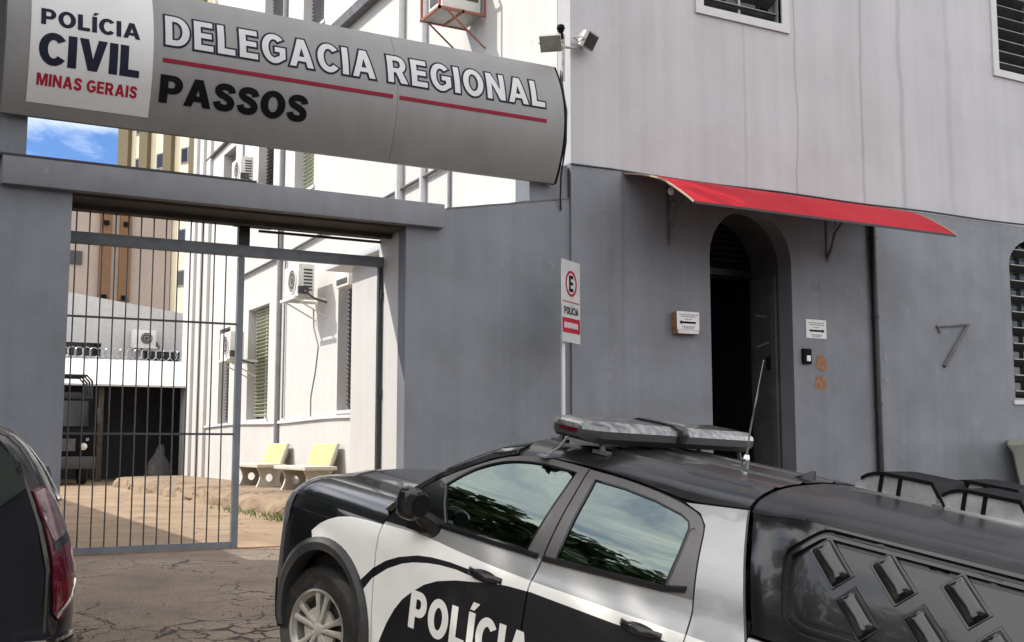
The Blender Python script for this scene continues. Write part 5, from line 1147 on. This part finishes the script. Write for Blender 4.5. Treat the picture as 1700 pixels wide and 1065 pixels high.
# light bar
lb0, lb1 = Vector((-1.31, .625, 1.708)), Vector((-1.52, -.675, 1.720)); ax = (lb1 - lb0).normalized(); fwv = Vector((-ax.y, ax.x, 0)) * -1
if fwv.x < 0: fwv = -fwv
Lb = (lb1 - lb0).length
def bar(name, mat, secs, prof, parent, sm=40):
    mb = MB(); mb.loft([[lb0 + ax * (t * Lb) + fwv * (a * w) + Vector((0, 0, c * h + .0)) for a, c in prof] for t, w, h in secs]); return mb.build(name, mat, parent, smooth=sm)
secs = [(0, .55, .6), (.025, .85, .9), (.07, 1, 1), (.93, 1, 1), (.975, .85, .9), (1, .55, .6)]
lbp = bar('light_bar', 'plastic', secs, [(-.135, -.06), (.135, -.06), (.165, -.03), (.165, .005), (-.165, .005), (-.165, -.03)], pu)
for a_, b_ in ((0.0, .47), (.53, 1.0)):
    sc_ = [(0, .58, .55), (.03, .88, .9), (.08, 1, 1), (.45, 1, 1), (.47, 1, 1)] if a_ == 0 else [(.53, 1, 1), (.6, 1, 1), (.92, 1, 1), (.97, .88, .9), (1, .58, .55)]
    bar('lens', 'lens_clear', sc_, [(-.165, .006), (.165, .006), (.155, .028), (.11, .046), (-.11, .046), (-.155, .028)], lbp, 20)
bar('centre_module', 'gloss_plastic', [(.47, 1.04, 1), (.48, 1.08, 1), (.52, 1.08, 1), (.53, 1.04, 1)], [(-.165, -.03), (.165, -.03), (.172, .0), (.160, .04), (.12, .055), (-.12, .055), (-.160, .04), (-.172, 0)], lbp)
bar('red_end_lamp', 'lens_red', [(-.004, .5, 1), (.03, .9, 1)], [(-.12, -.018), (.12, -.018), (.12, .0), (-.12, .0)], lbp)
for t in (.10, .90):
    for w in (-.10, .12):
        p = lb0 + ax * (t * Lb) + fwv * w; q = Vector((p.x + (.04 if w > 0 else -.03), p.y * 1.03, zroof(min(.6, abs(p.y) * 1.03)) + .012)); mb = MB()
        mb.tube([p + Vector((0, 0, -.05)), p * .4 + q * .6, q], [.020, .012, .016], 6); mb.box(q.x - .04, q.x + .04, q.y - .025, q.y + .025, q.z - .014, q.z + .003); mb.build('mounting_foot', 'iron' if t < .5 else 'plastic', lbp, smooth=30)
mb = MB(); p = lb0 + ax * (.36 * Lb); mb.loft([[p + ax * t + fwv * a + Vector((0, 0, c)) for a, c in ((-.11, -.062), (.11, -.062), (.11, -.04), (-.11, -.04))] for t in (-.16, .14)]); mb.build('siren_speaker', 'gloss_plastic', lbp, smooth=0)
mb = MB()
for t in (.16, .24, .30): p = lb0 + ax * (t * Lb); mb.tube([p + Vector((-.05, 0, -.035)), p + Vector((-.06, .02, -.065)), p + Vector((-.02, -.05, -.07)), p + Vector((0, -.09, -.04))], .006, 5)
mb.build('cable', 'ink', lbp)
mb = MB(); mb.box(-1.255, -1.20, .655, .70, 1.540, 1.552, bev=.004); mb.tube([(-1.23, .655, 1.55), (-1.27, .62, 1.60), (-1.30, .60, 1.66)], .006, 6); mb.build('roof_clip', 'pipe_grey', lbp)
# antenna, fin
mb = MB(); mb.tube([(-1.95, .0, 1.645), (-1.95, 0, 1.675)], .018, 10); mb.tube([(-1.95, 0, 1.675), (-1.965, .035, 1.80), (-2.04, .15, 2.17)], [.006, .005, .004], 6); mb.lathe([(.012, 0), (.018, .01), (.012, .03)], (-1.95, 0, 1.67), 'z', 10); mb.build('antenna', 'chrome', pu)
mb = MB(); mb.loft([[(x, y, 1.636 + h) for y, h in ((-w, 0), (w, 0), (w * .35, hh), (-w * .35, hh))] for x, w, hh in ((-2.21, .01, .005), (-2.25, .02, .025), (-2.30, .022, .055), (-2.315, .02, .055))]); mb.build('roof_fin', 'gloss_plastic', pu)

# ================================================================ black car at the left edge (same axes)
bc = thing('black_car', 'black estate car at the left edge, its tall red and clear tail lamp facing out', 'car'); bc['_rot'] = 1
RB = Matrix(((cos(RD(91)), -sin(RD(91)), 0), (sin(RD(91)), cos(RD(91)), 0), (0, 0, 1))) @ Matrix(((cos(RD(3.2)), 0, -sin(RD(3.2))), (0, 1, 0), (sin(RD(3.2)), 0, cos(RD(3.2)))))
BX = -2.415; bc.matrix_world = Matrix.Translation((BX, -6.42, -.345)) @ RB.to_4x4()      # origin: ground under the rear bumper
BZ = [.18, .30, .50, .70, .86, .95, 1.05, 1.20, 1.35, 1.46, 1.52, 1.56, 1.585, 1.60]
BY = [.74, .80, .835, .845, .84, .825, .80, .745, .675, .60, .53, .42, .25, 0]
Yb = pchip(BZ, BY)
def bplan(x):      # narrowing towards both bumpers
    if x < .45: u = (.45 - x) / .62; return max(0., 1 - max(0, u) ** 2.6) ** (1 / 2.6)
    if x > 3.5: u = (x - 3.5) / .62; return max(0., 1 - u ** 2.6) ** (1 / 2.6)
    return 1.
def bsurf(x, z): return Yb(z) * bplan(x)
# tailgate leans forward: rear outline x(z)
def xr(z): return 0.0 + .02 * max(0, .5 - z) + (.30 * max(0, z - .95) + .25 * max(0, z - .95) ** 2 if z > .95 else .01 * (.95 - z))
zz = [.20, .28, .36, .46, .56, .66, .76, .86, .95, 1.03, 1.11, 1.2, 1.3, 1.38, 1.45, 1.50, 1.54, 1.57, 1.59, 1.60]
def hood(x): # upper silhouette towards the front
    return 1.60 if x < 2.2 else (1.60 - .60 * smooth((x - 2.2) / .9) if x < 3.1 else 1.0 - .28 * smooth((x - 3.1) / 1.0))
xsb = [0, .03, .07, .12, .18, .25, .35, .5, .8, 1.2, 1.6, 2.0, 2.2, 2.4, 2.6, 2.8, 3.0, 3.2, 3.4, 3.6, 3.8, 3.95, 4.05, 4.1]
mb = MB(); rings = []
for x in xsb:
    half = [(max(.0, Yb(z) * bplan(x)), z) for z in zz]; hz = hood(x)
    r = []
    for y, z in half:
        z2 = z if z < .7 else .7 + (z - .7) * (hz - .7) / .9
        xo = x + xr(z) * max(0, 1 - x / .9)
        r.append((xo, y, z2))
    rings.append(r + [(a, -b, c) for a, b, c in reversed(r[:-1])])
mb.loft(rings, closed_ring=False, cap=True); mb.build('body', 'dark_body', bc, smooth=40)
def rear_patch(name, mat, poly, off, parent=None, s=1, grid=.05, th=.01):
    """panel on the rear-right corner: (a, z) with a = distance along the plan outline from the centre line"""
    pts = []; n = 60; d = 0; x0, y0 = 0, 0; prev = None
    for k in range(200):
        if k < 60: x = 0; y = .6 * bplan(0) * k / 60 * 1.0 / .6 * .6
        pass
    data = cdt(poly, grid=grid, step=.03); m_ = MB()
    def f(a, z, o):
        # outline: straight along y to y1, then follows bplan
        yb = Yb(z); y1 = yb * bplan(0)
        if a <= y1: x, y, nx, ny = 0, a, -1, 0
        else:
            rest = a - y1; x = 0; px, py = 0, y1
            while rest > 0 and x < 1.5:
                x2 = x + .004; y2 = yb * bplan(x2); dl_ = sqrt((x2 - px) ** 2 + (y2 - py) ** 2); rest -= dl_; x = x2; px, py = x2, y2
            y = py; dy = yb * (bplan(x + .01) - bplan(max(0, x - .01))) / .02; nx, ny = -dy, 1; l_ = sqrt(nx * nx + ny * ny); nx, ny = nx / l_, ny / l_
        return (x + nx * o + xr(z) * max(0, 1 - x / .9), -s * (y + ny * o), z)
    shell(m_, data, lambda a, z: f(a, z, off), lambda a, z: f(a, z, off - th))
    return m_.build(name, mat, parent or bc, smooth=45)
for s in (1, -1):
    # y = right side is negative in car axes; the patch flips with s
    lamp = [(.60, 1.255), (.70, 1.27), (.80, 1.20), (.885, 1.05), (.925, .86), (.935, .76), (.87, .74), (.745, .66), (.70, .70), (.69, .90), (.655, 1.10)]
    o = rear_patch('tail_lamp', 'lens_red', lamp, .012, s=s)
    rear_patch('reversing_lens', 'lens_smoke', [(.605, 1.250), (.70, 1.262), (.79, 1.195), (.862, 1.065), (.70, 1.025), (.66, 1.10)], .016, o, s)
    rear_patch('lamp_divider', 'gloss_plastic', [(.70, 1.02), (.835, 1.06), (.85, 1.02), (.70, .985)], .017, o, s)
    rear_patch('reflector', 'chrome', [(.73, .675), (.86, .742), (.93, .765), (.91, .83), (.87, .76), (.75, .70)], .017, o, s)
    rear_patch('brake_lens', 'lens_bright', [(.71, .71), (.80, .75), (.87, .80), (.86, .84), (.705, .84)], .0165, o, s)
rear_patch('rear_window', 'dark_glass', [(0.001, 1.12), (.40, 1.15), (.57, 1.27), (.545, 1.38), (.45, 1.47), (0.001, 1.50)], .006, s=1, grid=.08)
rear_patch('rear_window', 'dark_glass', [(0.001, 1.12), (.40, 1.15), (.57, 1.27), (.545, 1.38), (.45, 1.47), (0.001, 1.50)], .006, s=-1, grid=.08)
for s in (1, -1):
    rear_patch('tailgate_seam', 'rim_dark', [(.66, .62), (.672, .62), (.672, .90), (.635, 1.10), (.58, 1.28), (.53, 1.42), (.52, 1.42), (.568, 1.28), (.622, 1.10), (.66, .90)], .003, s=s, th=.004)
    rear_patch('bumper', 'gloss_plastic', [(0.0, .24), (1.2, .24), (1.2, .50), (.90, .56), (.0, .56)], .035, s=s, grid=.07, th=.05)
    rear_patch('bumper_moulding', 'chrome', [(.4, .565), (.90, .565), (1.1, .52), (1.1, .535), (.90, .585), (.4, .585)], .02, s=s, grid=.1, th=.02)
    # side glass, bright roof strip, side mirror, rear wheel
    sd_ = -s
    sw = [(.62, 1.04), (.55, 1.16), (.72, 1.38), (.9, 1.45), (2.1, 1.44), (2.85, 1.04)]
    data = cdt(sw, grid=.06, step=.04); m_ = MB(); shell(m_, data, lambda x, z: (x, sd_ * (Yb(z) + .004), z), lambda x, z: (x, sd_ * (Yb(z) - .004), z)); m_.build('side_window', 'dark_glass', bc, smooth=50)
    mb = MB(); mb.tube([(x, sd_ * (Yb(z) + .012), z) for x, z in [(.43, 1.18), (.58, 1.33), (.74, 1.42), (.95, 1.49), (1.5, 1.50), (2.1, 1.485)]], .013, 6); mb.build('roof_strip', 'chrome', bc)
    mb = MB(); mb.tube([(x, sd_ * (Yb(z) + .006), z) for x, z in [(.5, 1.02), (1.2, 1.03), (2.0, 1.03), (2.9, 1.02)]], .010, 6); mb.build('belt_strip', 'chrome', bc)
    mb = MB(); mb.loft([[(2.62 + hx * cos(a), sd_ * yy, 1.10 + hz_ * sin(a)) for a in [2 * pi * j / 14 for j in range(14)]] for yy, hx, hz_ in ((.80, .03, .04), (.86, .07, .085), (.95, .085, .10), (1.01, .07, .085), (1.03, .03, .05))]); mb.build('door_mirror', 'gloss_plastic', bc, smooth=60)
    for x in (.75, 3.3):
        m_ = MB(); m_.lathe([(.18, -.1), (.29, -.1), (.31, -.06), (.31, .06), (.29, .1), (.18, .1)], (x, sd_ * .73, .31), 'y', 36); w = m_.build('wheel', 'rubber', bc)
        m_ = MB(); m_.lathe([(0, .09), (.17, .10), (.19, .085)] if sd_ > 0 else [(0, -.09), (.17, -.10), (.19, -.085)], (x, sd_ * .73, .31), 'y', 30); m_.build('rim', 'rim', w)
mb = MB(); mb.box(-.012, .0, -.26, .26, .64, .76, mat=Matrix.Translation((-.004, 0, 0))); mb.build('number_plate', 'white_trim', bc)
mb = MB(); mb.tube([(.35, 0, 1.33), (.27, .0, 1.2), (.22, .05, 1.07)], .01, 6); mb.build('rear_wiper', 'ink', bc)

# ================================================================ unseen trees left of the frame: two tall ones added for shade, low ones reflect
def tree(label, x, y, zb, h, r, seed, fc=.66, fh_=.30, lean=(0, 0)):
    rng = random.Random(seed); t = thing('offframe_tree', label, 'tree', (x, y, zb), 'street trees left of the gateway'); t['_rot'] = 1
    mb = MB(); mb.tube([(0, 0, -.1), (.05 + lean[0] * .05, .03 + lean[1] * .05, h * .2), (lean[0] * .3 - .06, lean[1] * .3 + .05, h * .45), (lean[0], lean[1], h * .8)], [.20, .16, .13, .04], 10)
    for k in range(7):
        a = k * 2.4; z0 = h * (fc - .2 + .05 * k); lx, ly = lean[0] * min(1, z0 / h), lean[1] * min(1, z0 / h); mb.tube([(lx, ly, z0), (lean[0] + cos(a) * r * .4, lean[1] + sin(a) * r * .4, z0 + h * .10), (lean[0] + cos(a) * r * .75, lean[1] + sin(a) * r * .75, z0 + h * .16)], [.09, .06, .02], 6)
    mb.build('trunk', 'bark', t)
    mb = MB(); cl = []
    for k in range(64):
        a = rng.uniform(0, 6.28); e = rng.uniform(-.8, 1); q = rng.uniform(.35, 1) ** .5
        cl.append((Vector((lean[0] + cos(a) * r * q * sqrt(max(.1, 1 - e * e * .6)), lean[1] + sin(a) * r * q * sqrt(max(.1, 1 - e * e * .6)), h * fc + e * h * fh_)), rng.uniform(.5, 1.0) * r * .38))
    for c, cr2 in cl:
        for k in range(110):
            v = Vector((rng.gauss(0, 1), rng.gauss(0, 1), rng.gauss(0, 1))).normalized() * cr2 * rng.uniform(.4, 1) + c
            n = Vector((rng.gauss(0, 1), rng.gauss(0, 1), rng.gauss(.6, 1))).normalized(); u = n.orthogonal().normalized(); w = n.cross(u); L_ = rng.uniform(.16, .30)
            mb.add([v - u * L_, v + w * L_ * .55, v + u * L_, v - w * L_ * .55], [(0, 1, 2, 3)])
    mb.build('crown', 'leaf', t, smooth=0, recalc=False)
tree('tall leafy tree added out of view for shade, left of the black car, the one nearest the gateway', -5.2, -1.2, -.1, 13.2, 2.8, 1, .80, .17)
tree('tall leafy tree added out of view for shade, left of the black car, the one nearer the street', -5.4, -2.8, -.1, 8.8, 2.1, 2, .86, .12, (2.8, -2.8))
for i, (x, y, h, r) in enumerate(((-13, -3.0, 8.6, 3.6), (-16.5, -1.2, 9.5, 3.8), (-15.5, -7.5, 8.0, 3.6), (-20, -4.0, 10.5, 4.2))):
    tree(['round bushy tree down the pavement, the nearest of the low ones', 'round bushy tree near the far end of the added grey shade wall', 'round bushy tree at the edge of the street', 'biggest round bushy tree, farthest down the pavement'][i], x, y, gz(y), h, r, 11 + i, .52, .42)
def house(label, x0, x1, y0, h, mat, n):
    t = thing('street_house', label, 'house', ((x0 + x1) / 2, y0 - 4, -1.0))
    hs = []; w = (x1 - x0) / n
    for k in range(n): hs.append((x0 + w * (k + .3), x0 + w * (k + .7), .4, 1.9))
    m_ = MB(); m_.box(x0, x1, y0 - 8, y0, -1.2, h); m_.build('wall', mat, t, smooth=0)
    for a, b_, c, d in hs:
        m_ = MB(); m_.box(a, b_, y0 + .001, y0 + .05, c, d); f = m_.build('window', 'white_trim', t, smooth=0); m_ = MB(); m_.box(a + .08, b_ - .08, y0 + .05, y0 + .06, c + .08, d - .08); m_.build('pane', 'window_dark', f, smooth=0)
    m_ = MB(); m_.prism([(y0 - 8.4, h), (y0 + .5, h), (y0 - 4, h + 1.7)], x0 - .3, x1 + .3, 'yz'); m_.build('roof', 'rust', t, smooth=0)
house('low ochre house across the street behind the camera', -26, -11, -25, 4.6, 'ochre', 4)
house('grey two storey house across the street behind the camera', -10.5, 3, -25.5, 7.4, 'grey_lower', 4)
house('tan house across the street, rightmost behind the camera', 3.6, 20, -25, 5.6, 'tan', 5)

# -------- tidy: drop the builder's bookkeeping
for o in bpy.data.objects:
    for k in ('_loc', '_rot', '_sub'):
        if k in o: del o[k]
